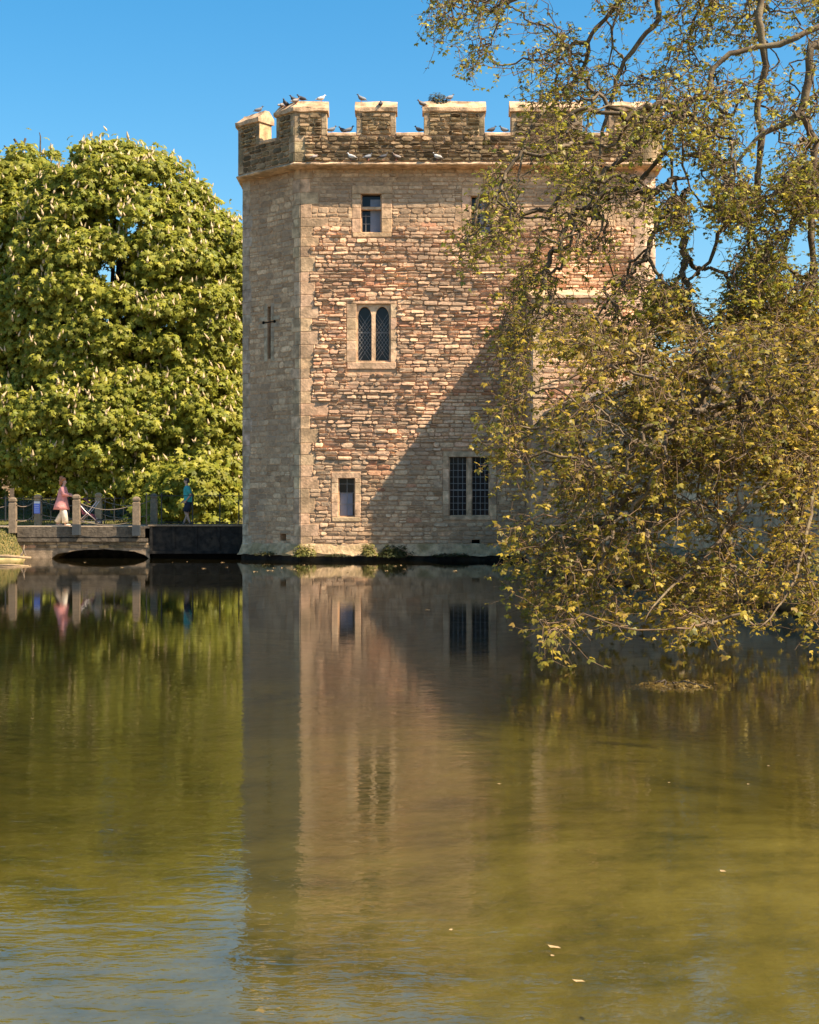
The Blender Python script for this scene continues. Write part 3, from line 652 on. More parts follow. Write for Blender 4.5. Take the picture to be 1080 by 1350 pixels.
for k in range(4): m_.box(l_.x-.09, l_.x+.07, l_.y-.16, l_.y-.1555, l_.z+.53+k*.08, l_.z+.545+k*.08)
m_.build('notice_strip', M['white'], nb_)
# swags of rope
def swag(a, b, fa, fb, sag, label):
    (pa, ha), (pb2, hb) = a, b; A_ = pa+Vector((.13,0,ha*fa)); B_ = pb2+Vector((-.13,0,hb*fb)); pts = []
    for k in range(15):
        t = k/14; q_ = A_.lerp(B_, t); q_.z -= sag*4*t*(1-t); pts.append(q_)
    m_ = MB(); m_.tube(pts, .015, 6); o_ = m_.build('barrier_rope', M['rope'], None, True); tag(o_, label, 'rope', 'ropes slung between the bridge posts')
off_l = (posts['n1'][0]+Vector((-2.2,0,0)), posts['n1'][1]); off_l2 = (posts['f1'][0]+Vector((-2.3,0,0)), posts['f1'][1])
swag(off_l, posts['n1'], .78, .78, .16, 'upper rope hanging in from the left frame edge to the leftmost grey post')
for a_, b_, nm in (('n1','n2','between the leftmost grey post and the post by the woman'), ('n2','n3','on the near side in front of the pushchair'),
                  ('f1','f2','on the far side behind the woman, from the post with the blue notice'), ('f2','f3','on the far side right of the pale post beyond the pushchair')):
    if a_ == 'n1': continue
    swag(posts[a_], posts[b_], .78, .78, .2, 'upper rope '+nm); swag(posts[a_], posts[b_], .36, .36, .16, 'lower rope '+nm)
swag(posts['n1'], posts['f1'], .78, .78, .12, 'upper rope crossing the path end from the leftmost post to the notice post')
swag(posts['n1'], posts['f1'], .36, .36, .12, 'lower rope crossing the path end from the leftmost post to the notice post')
# iron railing on the drawbridge
ir = empty('iron_railing', (P(250,695,52.7).x, 52.68, DZ)); tag(ir, 'thin black iron railing along the near edge of the bridge by the tower', 'railing')
for px in (193,213,254,290,315):
    m_ = MB(); q_ = P(px, 695, 52.68); m_.tube([(q_.x,52.68,DZ),(q_.x,52.68,DZ+1.12)], .024, 6); m_.ball((q_.x,52.68,DZ+1.14), .035); m_.build('upright', M['iron'], ir)
for z_ in (1.08, .14):
    m_ = MB(); m_.tube([(P(193,0,52.68).x,52.68,DZ+z_),(P(318,0,52.68).x,52.68,DZ+z_)], .012, 5); m_.build('rail', M['iron'], ir)
# distant railings on the grass at left
ir = empty('iron_railing', (-19,62,1.2)); tag(ir, 'black iron park railing on the grass behind the leftmost posts', 'railing')
m_ = MB(); m_2 = MB()
for k in range(26):
    x = -21.5+k*.38; m_.tube([(x,62,1.1),(x,62,2.35)], .02 if k % 4 else .035, 5)
m_.build('bars', M['iron'], ir)
m_2.tube([(-21.6,62,2.25),(-11.9,62,2.25)], .02, 5); m_2.tube([(-21.6,62,1.35),(-11.9,62,1.35)], .02, 5); m_2.build('rail', M['iron'], ir)
# garden wall far left
gw = empty('garden_wall', (-26, 92, 2)); tag(gw, 'pinkish brick building wall behind the trees at the left edge', 'wall')
gp = Plane((-40,92),(P(13,0,92).x,92)); m_ = MB(); m_.box(-40, P(13,0,92).x, 92.01, 93, 1, 7.2); m_.build('wall_core', M['darkbark'], gw)
m_ = MB(); rubble(m_, gp, gp.w-8, gp.w, 2.2, 6.9, [], 81, ch=(.2,.3), sl=(.3,.8), rel=(.02,.04), pal='dark', redp=.2); m_.build('wall_face', M['stone'], gw)
m_ = MB(); m_.box(-40.1, P(13,0,92).x+.1, 91.85, 93.15, 7.2, 7.4); m_.build('coping', M['darkbark'], gw)
#PART2
# ------------------------------------------------------------------ foliage machinery
def leaflets(n, spread, length, width, droop, base=0.0, fold=.15):
    """template of n diamond leaflets fanned over +-spread about +X, normal +Z"""
    V_ = []; F_ = []
    for k in range(n):
        a = -spread+2*spread*k/(n-1) if n > 1 else 0; ln = length*(1-.28*abs(a)/max(spread, .01)); c_, s_ = math.cos(a), math.sin(a)
        for r_, o_, z_ in ((base, 0, 0), (ln*.58, -width, -droop*.45+fold*width), (ln, 0, -droop), (ln*.58, width, -droop*.45+fold*width)):
            V_.append((r_*c_-o_*s_, r_*s_+o_*c_, z_*length))
        b_ = 4*k; F_.append((b_, b_+1, b_+2, b_+3))
    return np.array(V_), np.array(F_)
def scatter(T, pos, nrm, size, col, rng, dirv=None):
    V_, F_ = T; n = len(pos); nrm = nrm/np.linalg.norm(nrm, axis=1, keepdims=True)
    d = rng.normal(size=(n, 3)) if dirv is None else dirv+rng.normal(size=(n, 3))*.45
    d -= nrm*np.sum(d*nrm, 1, keepdims=True); d /= np.linalg.norm(d, axis=1, keepdims=True)+1e-9
    e_ = np.cross(nrm, d)
    size = size[:, None, None]
    W = pos[:, None]+size*(V_[None, :, 0:1]*d[:, None]+V_[None, :, 1:2]*e_[:, None]+V_[None, :, 2:3]*nrm[:, None])
    Fo = (F_[None]+(np.arange(n)*len(V_))[:, None, None]).reshape(-1, F_.shape[1])
    return W.reshape(-1, 3), Fo, np.repeat(col, len(F_), axis=0)
def prisms(A_, B_, ra, rb_, sides=4):
    d = B_-A_; L_ = np.linalg.norm(d, axis=1, keepdims=True)+1e-9; d = d/L_
    h = np.where(np.abs(d[:, 2:3]) > .9, np.array([[1., 0, 0]]), np.array([[0, 0, 1.]])); u = np.cross(d, h); u /= np.linalg.norm(u, axis=1, keepdims=True); v = np.cross(d, u)
    n = len(A_); R_ = []
    for base, r_ in ((A_, ra), (B_, rb_)):
        for k in range(sides):
            a = 2*math.pi*k/sides; R_.append(base+(u*math.cos(a)+v*math.sin(a))*r_[:, None])
    V_ = np.stack(R_, 1).reshape(-1, 3)
    f = np.array([(k, (k+1) % sides, sides+(k+1) % sides, sides+k) for k in range(sides)])
    return V_, (f[None]+(np.arange(n)*2*sides)[:, None, None]).reshape(-1, 4)
def mixcol(pal, n, rng, var=.25):
    pal = np.array(pal); c = pal[rng.integers(0, len(pal), n)]; return c*(1+rng.uniform(-var, var, (n, 1)))
GREEN = [(.29,.295,.036),(.36,.345,.045),(.23,.25,.032),(.44,.40,.06),(.31,.305,.038)]

def broadleaf(name, label, ells, nblob, ncl, rng, pal, trunk, flowers=0, size=.34, blobr=(1.0,1.9), cat='tree', group=None, grow=.9):
    """ells: list of (centre, (rx,ry,rz)). crown = many leafy boughs over ellipsoids"""
    root = empty(name, trunk[0]); tag(root, label, cat, group)
    C_ = []; Rr = []; O_ = []
    vol = np.array([e[1][0]*e[1][2] for e in ells]); vol = vol/vol.sum()
    for (c, r), f in zip(ells, vol):
        n = max(6, int(nblob*f)); d = rng.normal(size=(n, 3)); d /= np.linalg.norm(d, axis=1, keepdims=True); d[:, 1] = np.where(rng.random(n) < .45, -np.abs(d[:, 1]), d[:, 1])
        br_ = rng.uniform(*blobr, n); k = rng.uniform(.86, 1.0, n); k[rng.random(n) < .15] *= .8
        C_.append(np.array(c)+d*(np.array(r)-br_[:, None]*.75)*k[:, None]); Rr.append(br_); O_.append(d)
    C_ = np.concatenate(C_); Rr = np.concatenate(Rr); O_ = np.concatenate(O_)
    idx = rng.choice(len(C_), ncl, p=Rr**2/np.sum(Rr**2)); d = rng.normal(size=(ncl, 3)); d /= np.linalg.norm(d, axis=1, keepdims=True)
    flip = (np.sum(d*O_[idx], 1) < -.35) & (d[:, 2] < .2); d[flip] *= -1
    d[:, 2] = np.where((d[:, 2] < -.35) & (rng.random(ncl) < .7), -d[:, 2], d[:, 2])
    rad = Rr[idx]*(1-rng.random(ncl)**2*.35)
    pos = C_[idx]+d*rad[:, None]*np.array([1.08, 1.08, .9])
    # loose outer sprays break the outline
    loose = rng.random(ncl) < .06; pos[loose] += d[loose]*rng.uniform(.1, .7, (loose.sum(), 1))
    nrm = d*.7+O_[idx]*.25+np.array([.1, -.15, .5])+rng.normal(size=(ncl, 3))*.5
    keep = pos[:, 2] > trunk[0][2]+.1; pos, nrm, d = pos[keep], nrm[keep], d[keep]
    V_, F_, K_ = scatter(leaflets(6, 1.9, 1, .2, .35), pos, nrm, size*rng.uniform(.7, 1.2, len(pos)), mixcol(pal, len(pos), rng), rng, dirv=d*.5)
    tr = MB(); base = Vector(trunk[0]); topc = Vector(ells[0][0])
    tr.tube([base-Vector((0,0,.3)), base+Vector((0,0,.6)), base.lerp(topc, .4)+Vector((.1,0,0)), base.lerp(topc, .8), topc+Vector((0,0,ells[0][1][2]*.4))], [trunk[1]*1.5, trunk[1], trunk[1]*.85, trunk[1]*.6, trunk[1]*.2], 12); tr.build('trunk', M['darkbark'], root, True)
    lb = MB(); rr = random.Random(3)
    for k in range(0, len(C_), max(1, len(C_)//46)):
        t = rr.uniform(.25, .85); a = base.lerp(topc, t); c = Vector(C_[k]); m_ = a.lerp(c, .5)+Vector((rr.uniform(-.4,.4), rr.uniform(-.4,.4), rr.uniform(.1,.9)))
        lb.tube([a, a.lerp(m_, .5)+Vector((0,0,.15)), m_, c], [trunk[1]*.34, trunk[1]*.26, trunk[1]*.2, .03], 6)
    lb.build('limbs', M['darkbark'], root, True)
    npmesh('crown', V_, F_, K_, M['cleaf'], root)
    if flowers:
        sel = rng.choice(len(pos), flowers*3); sel = sel[(d[sel, 2] > -.25)][:flowers]; p = pos[sel]+d[sel]*.12; h = rng.uniform(.14, .30, len(sel)); lean = rng.normal(size=(len(sel), 3))*.3
        A_ = p; B_ = p+np.stack([lean[:, 0], lean[:, 1], np.ones(len(sel))], 1)*h[:, None]; Mid = A_*.72+B_*.28
        v1, f1_ = prisms(A_, Mid, np.full(len(sel), .025), h*.22, 5); v2, f2_ = prisms(Mid, B_, h*.22, np.full(len(sel), .012), 5)
        bo = npmesh('blossoms', np.concatenate([v1, v2]), np.concatenate([f1_, f2_+len(v1)]), None, M['flower'], root); bo['kind'] = 'stuff'
    return root
def ell(px, py, D, rx, ry, rz): return (tuple(P(px, py, D)), (rx, ry, rz))
rg = np.random.default_rng(5)
broadleaf('chestnut_tree', 'large flowering chestnut tree beside the tower, its boughs hanging down to the bridge',
          [ell(165,425,66,5.9,4.6,8.4), ell(262,570,64.5,2.6,2.6,3.9), ell(120,560,64,4.6,3.0,3.5), ell(255,400,65.5,3.1,3.6,4.9), ell(205,640,63.5,3.6,1.6,1.3)], 760, 96000, rg, GREEN, ((P(84,690,67).x, 67, 1.3), .5), flowers=5200, size=.225, blobr=(.45,1.0))
rg = np.random.default_rng(6)
broadleaf('chestnut_tree', 'second chestnut tree cut off by the left edge, flatter topped',
          [ell(-25,430,70,6.4,5,8.9), ell(40,470,67,3.6,3.5,5.2), ell(30,590,66,3.0,2.2,1.9), ell(50,292,69.5,3.4,3.5,3.7)], 420, 52000, rg, GREEN, ((P(-60,690,70).x, 70, 1.4), .55), flowers=2200, size=.235, blobr=(.45,1.0))
rg = np.random.default_rng(8)
DK = [(.05,.06,.018),(.07,.075,.02),(.04,.05,.016),(.09,.085,.025)]
broadleaf('yew_tree', 'dark bushy tree showing over the curtain wall right of the tower', [ell(960,560,46,2.6,2.4,3.0), ell(1075,555,45,3.4,2.6,3.2)], 60, 12000, rg, DK, ((11.2, 46, 1.1), .35), size=.2, blobr=(.5,1.0))
broadleaf('low_shrub', 'dense green shrub hiding the far end of the bridge under the chestnut', [ell(268,655,60.5,2.0,1.0,1.6), ell(205,672,61,1.4,.8,1.0)], 40, 5200, rg, GREEN, ((P(262,690,60.5).x, 60.5, 1.1), .07), size=.26, blobr=(.4,.7), cat='shrub')
rg = np.random.default_rng(18); hn = 26000
hx = rg.uniform(-62, 2, hn); hy = 104+rg.normal(size=hn)*1.6; hh = 5.5+2.2*np.sin(hx*.35)+1.3*np.sin(hx*1.1+2); hz = 2+rg.random(hn)**.8*hh
hp = np.stack([hx, hy, hz], 1); hv, hf, hc = scatter(leaflets(6, 1.9, 1, .22, .35), hp, rg.normal(size=hp.shape)*.5+np.array([.1,-.4,.7]), rg.uniform(.3,.6,hn), mixcol(GREEN, hn, rg), rg)
tag(npmesh('distant_wood', hv, hf, hc, M['cleaf']), 'far belt of green trees beyond the lawn', 'trees', kind='stuff')
dt = empty('bare_treetop', tuple(P(22,400,74))); tag(dt, 'bare dead branch tips poking above the crown at far left', 'dead tree')
m_ = MB()
for pts in ([(10,420),(26,230),(27,186)], [(26,230),(12,200),(4,192)], [(27,205),(33,183)], [(40,330),(52,215),(52,180),(50,174)], [(27,198),(18,184)]): m_.tube([P(x, y, 74)+Vector((0, .1*k, 0)) for k, (x, y) in enumerate(pts)], [.07,.06,.035,.02][:len(pts)], 6)
m_.build('branches', M['darkbark'], dt, True)

# ------------------------------------------------------------------ plane tree (foreground right)
pt_loc = (9.7, 21.0, 1.1); pt = empty('plane_tree', pt_loc)
tag(pt, 'big plane tree at the right edge, twisted branches and young leaves trailing to the water', 'tree')
limbs = [  # (px, py, D), radius
 ([(1400,690,21),(1395,500,21),(1390,250,21),(1370,60,21),(1330,-200,21),(1240,-420,20.5)], [.62,.5,.45,.42,.36,.25]),
 ([(1330,-200,21),(1180,-190,20.5),(1060,-110,20),(1008,-20,20),(1001,40,20),(1010,90,20.1),(1000,140,20.2),(1004,190,20.2),(999,245,20.3),(1003,283,20.3),(985,291,20.2),(966,290,20),(948,312,19.8),(935,345,19.6),(905,372,19.4)], [.25,.16,.11,.085,.08,.08,.075,.075,.07,.065,.06,.055,.045,.035,.02]),
 ([(1060,-110,20),(930,-90,20.5),(872,-20,21),(868,28,21),(846,54,21),(825,80,21),(812,105,21),(808,132,21),(797,165,20.8),(790,205,20.6),(786,245,20.4),(795,290,20.2),(780,330,20)], [.11,.08,.06,.058,.055,.05,.048,.045,.042,.038,.032,.025,.015]),
 ([(930,-90,20.5),(840,-20,21),(800,25,21.5),(780,48,21.5),(774,70,21.5),(768,95,21.5),(752,117,21.4),(728,140,21.2),(704,163,21),(690,200,20.8),(682,250,20.6),(664,300,20.4)], [.07,.05,.05,.05,.05,.048,.045,.04,.035,.026,.02,.012]),
 ([(1370,60,21),(1180,10,20.5),(1080,38,20),(1030,58,20),(1000,64,20),(962,74,20),(942,90,20),(936,110,20),(929,129,20),(905,133,20),(885,145,20),(848,147,20),(812,140,19.8),(770,150,19.5)], [.16,.09,.065,.06,.058,.056,.055,.055,.055,.05,.045,.035,.022,.012]),
 ([(885,145,20),(897,160,20),(901,190,20),(902,220,20),(911,250,19.9),(925,275,19.8)], [.035,.032,.03,.026,.02,.014]),
 ([(1400,250,21),(1220,120,19.5),(1082,60,19),(1066,110,19),(1055,150,19),(1032,166,19),(1008,178,19),(985,200,18.9),(960,235,18.8)], [.16,.12,.09,.085,.08,.07,.05,.035,.02]),
 ([(1055,150,19),(1075,190,19),(1068,250,19),(1070,330,19),(1068,385,19),(1056,408,19),(1036,418,18.9),(1012,407,18.8),(990,412,18.7),(955,420,18.5),(915,432,18.3),(870,440,18),(815,460,17.8)], [.075,.07,.066,.062,.06,.058,.05,.042,.036,.03,.025,.02,.012]),
 ([(1395,500,21),(1200,440,19),(1090,440,18.5),(1000,448,18.2),(930,455,18),(860,470,17.8),(780,490,17.6),(700,515,17.5),(665,535,17.4)], [.2,.1,.06,.05,.042,.034,.026,.018,.01]),
 ([(1395,500,21),(1220,500,19),(1100,510,18),(1000,530,17.6),(920,560,17.3),(850,600,17),(790,650,16.8),(745,705,16.4),(720,760,16)], [.2,.1,.055,.046,.04,.032,.026,.018,.01]),
 ([(1220,500,19),(1110,570,17.5),(1030,620,17),(975,680,16.6),(930,735,16.2),(880,780,15.8),(850,820,15.4)], [.1,.05,.042,.034,.028,.02,.01]),
 ([(1110,570,17.5),(1075,650,16.8),(1060,720,16.3),(1040,780,15.8),(1000,830,15.2)], [.05,.035,.028,.02,.01]),
 ([(978,520,17),(965,560,17),(962,600,17),(972,640,16.9),(974,665,16.9)], [.018,.022,.026,.02,.01]),
 ([(1240,-420,20.5),(1000,-330,21),(820,-200,21.5),(700,-110,22),(640,-60,22.3),(600,-10,22.5),(575,20,22.5)], [.25,.14,.09,.06,.045,.03,.012]),
]
def crook(pts, rad, rr, sub=5, amp=.022):
    P3 = [P(*p_) for p_ in pts]; o_ = []; ro = []
    for k in range(len(P3)-1):
        p0 = P3[max(k-1,0)]; p1 = P3[k]; p2 = P3[k+1]; p3 = P3[min(k+2,len(P3)-1)]; ns = max(2, min(sub, int((p2-p1).length/.12)))
        for q_ in range(ns):
            t = q_/ns; v = .5*((2*p1)+(-p0+p2)*t+(2*p0-5*p1+4*p2-p3)*t*t+(-p0+3*p1-3*p2+p3)*t**3)
            v += Vector((rr.uniform(-amp,amp), rr.uniform(-amp,amp), rr.uniform(-amp,amp))); o_.append(v); ro.append((rad[k]*(1-t)+rad[k+1]*t)*rr.uniform(.9,1.15))
    o_.append(P3[-1]); ro.append(rad[-1]); return o_, ro
rr = random.Random(4); nodes = []; nplen = []; nrad = []
for k, (pts, rad) in enumerate(limbs):
    a_, b_ = crook(pts, [q_*(1 if k == 0 else .62) for q_ in rad], rr); m_ = MB(); m_.tube(a_, b_, 12 if k == 0 else 8); m_.build('trunk' if k == 0 else 'limb', M['bark'], pt, True)
    if k:
        pl_ = 4+k*.3
        for q_ in range(1, len(a_)):
            pl_ += (a_[q_]-a_[q_-1]).length
            if a_[q_].x < 7.6: nodes.append(tuple(a_[q_])); nplen.append(pl_*.9); nrad.append(b_[q_])
def inpoly(x, y, poly):
    c = np.zeros(len(x), bool); n = len(poly)
    for i_ in range(n):
        x1, y1 = poly[i_]; x2, y2 = poly[(i_+1) % n]
        c ^= ((y1 > y) != (y2 > y)) & (x < (x2-x1)*(y-y1)/((y2-y1)+1e-9)+x1)
    return c
def sample(poly, n, Dlo, Dhi, rng, thr=.0, sc_=55.):
    xs_ = [p_[0] for p_ in poly]; ys_ = [p_[1] for p_ in poly]; out_ = []
    while len(out_) < n:
        x = rng.uniform(min(xs_), max(xs_), 400); y = rng.uniform(min(ys_), max(ys_), 400); ok = inpoly(x, y, poly)
        for a, b, o_ in zip(x, y, ok):
            if not o_: continue
            nz_ = noise.noise(Vector((a/sc_, b/sc_, 5.5)))
            if nz_+rng.uniform(-.25, .25) < thr: continue
            D = rng.uniform(Dlo, Dhi)
            if b > 690: D = min(D, (CAMZ-rng.uniform(.2,.5))*FPX/(b-HY))
            if D < 11.5: continue
            out_.append(tuple(P(a, b, D)))
            if len(out_) >= n: break
    return out_
rg = np.random.default_rng(12)
R1 = [(655,560),(668,520),(690,455),(760,415),(860,425),(1100,430),(1100,850),(1040,855),(990,810),(940,825),(915,845),(870,815),(845,790),(815,835),(780,790),(745,840),(715,835),(700,790),(685,750),(665,715),(648,660),(650,610)]
R2 = [(628,250),(650,200),(700,170),(790,135),(1100,0),(1100,440),(670,450),(640,380),(600,360),(610,300)]
R3 = [(545,-90),(560,-10),(552,60),(560,105),(600,118),(640,75),(690,130),(700,160),(790,140),(1100,20),(1100,-110)]
RF = [(600,330),(640,230),(700,300),(700,470),(650,600),(640,560),(650,450),(610,400)]
R6 = [(850,150),(965,150),(965,425),(850,430)]
R5 = [(820,430),(1100,430),(1100,640),(860,620),(800,520)]
R4 = [(1100,200),(900,250),(860,330),(870,440),(1100,440)]
A = sample(R1, 2500, 15.5, 19.5, rg, -.02, 42.)+sample(R2, 2200, 18, 22, rg, -.10)+sample(R3, 1650, 20, 23, rg, -.08, 45.)+sample(RF, 150, 18, 20, rg, .0)+sample(R4, 1500, 18, 20.5, rg, -.2)+sample(R6, 330, 19, 21, rg, -.2)+sample(R5, 700, 17, 19.5, rg, -.3)
A = np.array(A); nA = len(A)
NP = np.array(nodes); n0 = len(NP)
Pn = np.zeros((n0+nA, 3)); Pn[:n0] = NP; plen = np.zeros(n0+nA); plen[:n0] = nplen; parent = np.full(n0+nA, -1)
best = np.full(nA, 1e9); bp = np.zeros(nA, int); BF = .22
for s0_ in range(0, n0, 64):
    D_ = np.linalg.norm(A[:, None]-NP[None, s0_:s0_+64], axis=2)+BF*plen[None, s0_:min(s0_+64, n0)]; k = D_.argmin(1); v = D_[np.arange(nA), k]; m = v < best; best[m] = v[m]; bp[m] = k[m]+s0_
done = np.zeros(nA, bool); cnt = n0
for it in range(nA):
    k = int(np.argmin(np.where(done, 1e9, best))); done[k] = True; Pn[cnt] = A[k]; p_ = bp[k]; parent[cnt] = p_
    plen[cnt] = plen[p_]+np.linalg.norm(A[k]-Pn[p_])
    D_ = np.linalg.norm(A-A[k], axis=1)+BF*plen[cnt]; m = (D_ < best) & ~done; best[m] = D_[m]; bp[m] = cnt; cnt += 1
load = np.zeros(cnt); kids = np.zeros(cnt, int)
for k in range(cnt-1, n0-1, -1):
    load[k] += .0034**2.2; load[parent[k]] += load[k]; kids[parent[k]] += 1
rad = np.clip(load, 0, None)**(1/2.2); rad[:n0] = np.array(nrad)
ids = np.arange(n0, cnt); a = Pn[parent[ids]]; b = Pn[ids]; ra = np.minimum(rad[parent[ids]], rad[ids]*1.25); rb2 = rad[ids]
L_ = np.linalg.norm(b-a, axis=1, keepdims=True)
m1 = a*.67+b*.33+rg.normal(size=a.shape)*L_*.09+np.array([0,0,.02]); m2 = a*.33+b*.67+rg.normal(size=a.shape)*L_*.09
segA = [a, m1, m2]; segB = [m1, m2, b]; sra = [ra, ra*.67+rb2*.33, ra*.33+rb2*.67]; srb = [ra*.67+rb2*.33, ra*.33+rb2*.67, rb2]
# hanging twiglets: 3 segments each, leaves along them
def twiglets(base, n, rng, ln=(.18, .55), dirb=(-.25, -.1, -.7), spread=.6):
    i_ = rng.integers(0, len(base), n); p = base[i_]; l = rng.uniform(*ln, n)[:, None]/3; d = np.array(dirb)+rng.normal(size=(n, 3))*spread; d /= np.linalg.norm(d, axis=1, keepdims=True)
    Ps = [p]; 
    for k in range(3):
        Ps.append(Ps[-1]+d*l); d = d+rng.normal(size=d.shape)*.25+np.array([0,0,-.12 if k == 0 else .2]); d /= np.linalg.norm(d, axis=1, keepdims=True)
    return Ps
def dry(Ps): k_ = np.min(np.stack([q_[:, 2] for q_ in Ps]), 0) > .05; return [q_[k_] for q_ in Ps]
low = Pn[n0:cnt][(Pn[n0:cnt, 1] < 19.4) & (Pn[n0:cnt, 2] < 4.2)]; upp = Pn[n0:cnt][~((Pn[n0:cnt, 1] < 19.4) & (Pn[n0:cnt, 2] < 4.2))]
TW = [twiglets(low, 4800, rg, ln=(.15,.6), spread=.7), twiglets(upp, 6800, rg, ln=(.12,.42), spread=.8)]
TW = [dry(t_) for t_ in TW]
for Ps in TW:
    for k in range(3):
        segA.append(Ps[k]); segB.append(Ps[k+1]); n_ = len(Ps[0]); sra.append(np.full(n_, .0042-.0008*k)); srb.append(np.full(n_, .0034-.0008*k))
SA = np.concatenate(segA); SB = np.concatenate(segB); SRA = np.concatenate(sra); SRB = np.concatenate(srb)
for arr_ in (SA, SB): arr_[:, 2] = np.maximum(arr_[:, 2], .015)
v_, f_ = prisms(SA, SB, SRA, SRB, 4)
tc = np.where((SRA > .009)[:, None], np.array([[.13,.095,.06]]), np.array([[.15,.095,.055]]))*(1+rg.uniform(-.35,.5,(len(SA),1)))
tw = npmesh('twigs', v_, f_, np.repeat(tc, 4, 0), M['twig'], pt); tw['kind'] = 'stuff'
PL = [(.28,.26,.03),(.34,.30,.03),(.21,.20,.03),(.44,.37,.04),(.20,.215,.03),(.27,.20,.04),(.55,.44,.06)]
LT = leaflets(3, 1.0, 1, .26, .22, fold=.2)
def leafset(Ps, per, size, rng, pal):
    out_ = []
    for q_ in range(per):
        k = rng.integers(1, 4, len(Ps[0])); arr_ = np.stack(Ps, 1); base_ = arr_[np.arange(len(k)), k]; dd = rng.normal(size=base_.shape)
        out_.append((base_+dd*.02, dd*.35+np.array([-.1,-.2,1])+rng.normal(size=dd.shape)*.35, dd))
    pos = np.concatenate([o_[0] for o_ in out_]); nn = np.concatenate([o_[1] for o_ in out_]); dd = np.concatenate([o_[2] for o_ in out_])
    pos[:, 2] = np.maximum(pos[:, 2], .05); dd[:, 2] -= .3
    return scatter(LT, pos, nn, rng.uniform(*size, len(pos)), mixcol(pal, len(pos), rng, .3), rng, dirv=dd)
parts_ = [leafset(TW[0], 6, (.03,.078), rg, [tuple(x*y_ for x, y_ in zip(c_, (.93,.80,.85))) for c_ in PL]), leafset(TW[1], 4, (.03,.07), rg, PL)]
V0 = 0; VV = []; FF = []; CC = []
for v_, f_, c_ in parts_: VV.append(v_); FF.append(f_+V0); CC.append(c_); V0 += len(v_)
npmesh('foliage', np.concatenate(VV), np.concatenate(FF), np.concatenate(CC), M['leaf'], pt)
# seed balls on threads
sb_ = upp[rg.integers(0, len(upp), 420)]; dn = rg.uniform(.06,.2,len(sb_)); e_ = sb_+np.stack([rg.normal(size=len(sb_))*.02, rg.normal(size=len(sb_))*.02, -dn], 1)
v1, f1_ = prisms(sb_, e_, np.full(len(sb_), .002), np.full(len(sb_), .002), 3); q4 = []
for dz_, r0, r1 in ((-.016,.004,.014),(-.0,.014,.016),(.014,.016,.005)): pass
zz = np.array([[0,0,1.]]); va, fa = prisms(e_-zz*.018, e_-zz*.006, np.full(len(e_), .006), np.full(len(e_), .018), 6); vb, fb = prisms(e_-zz*.006, e_+zz*.006, np.full(len(e_), .018), np.full(len(e_), .018), 6); vc, fc = prisms(e_+zz*.006, e_+zz*.018, np.full(len(e_), .018), np.full(len(e_), .006), 6)
VV = [v1, va, vb, vc]; FF = []; o_ = 0
FF = []
for v_, f_ in ((v1, f1_), (va, fa), (vb, fb), (vc, fc)): FF.append(f_+o_); o_ += len(v_)
sbo = npmesh('seed_balls', np.concatenate(VV), np.concatenate(FF), None, M['seed'], pt); sbo['kind'] = 'stuff'

# ------------------------------------------------------------------ small plants
def tuft(name, label, cat, c, ext, n, size, pal, seed, kind=None, up=.8):
    rng = np.random.default_rng(seed); root = empty(name, c); tag(root, label, cat, kind=kind)
    d = rng.normal(size=(n, 3)); d /= np.linalg.norm(d, axis=1, keepdims=True); d[:, 2] = np.abs(d[:, 2]); d[:, 1] = -np.abs(d[:, 1])*.9
    pos = np.array(c)+d*np.array(ext)*rng.uniform(.45, 1, (n, 1)); lump = np.array([noise.noise(Vector(p_)*3.2) for p_ in pos]); pos = pos+(lump[:, None]*.25*np.array(ext)*d)
    v_, f_, c_ = scatter(leaflets(3, .9, 1, .22, .3), pos, d*.6+np.array([0,-.2,up]), size*rng.uniform(.6,1.3,n), mixcol(pal, n, rng, .3), rng)
    npmesh('leaves', v_, f_, c_, M['cleaf'], root)
    st_ = MB(); r2_ = random.Random(seed)
    for k in range(9):
        q_ = Vector(pos[r2_.randrange(n)]); st_.tube([Vector(c), Vector(c).lerp(q_, .5)+Vector((0,0,.04)), q_], [.012,.008,.004], 4)
    st_.build('stems', M['darkbark'], root)
YG = [(.24,.22,.05),(.30,.25,.07),(.18,.18,.04),(.34,.30,.10)]
tuft('weed_clump', 'yellow green weeds at the foot of the tower corner', 'plant', (P(400,734,49.7).x, 49.72, .18), (.42,.22,.42), 420, .085, YG, 1)
tuft('weed_clump', 'small yellow green weeds on the plinth below the small window', 'plant', (P(486,730,49.7).x, 49.72, .2), (.30,.2,.40), 260, .085, YG, 2)
tuft('ivy_clump', 'dark green ivy clump on the plinth right of the yellow weeds', 'plant', (P(520,736,49.7).x, 49.75, .15), (.62,.22,.42), 620, .08, DK, 3)
tuft('weed_clump', 'mossy grey green weeds growing on top of the middle merlon', 'plant', (P(577,138,49.8).x, 49.95, P(577,138,49.8).z-.03), (.42,.3,.42), 520, .075, [(.12,.11,.04),(.17,.14,.07),(.09,.09,.03)], 4)
tuft('wallflower', 'small orange tinged wallflower tuft on the face of the middle merlon', 'plant', (P(616,182,49.55).x, 49.58, P(616,184,49.55).z), (.16,.12,.2), 90, .06, [(.35,.20,.03),(.14,.13,.03)], 5)
tuft('wallflower', 'green wallflower tuft low on the parapet right of the middle merlon', 'plant', (P(641,192,49.55).x, 49.58, P(641,192,49.55).z), (.25,.12,.22), 120, .06, [(.14,.14,.03),(.20,.18,.04)], 6)
MOSS = [(.07,.07,.02),(.10,.09,.025),(.05,.05,.02)]
tuft('moss_patch', 'dark moss on the plinth at the far left angle of the tower', 'moss', (P(352,731,51).x, 50.85, .17), (.6,.5,.16), 300, .05, MOSS, 21)
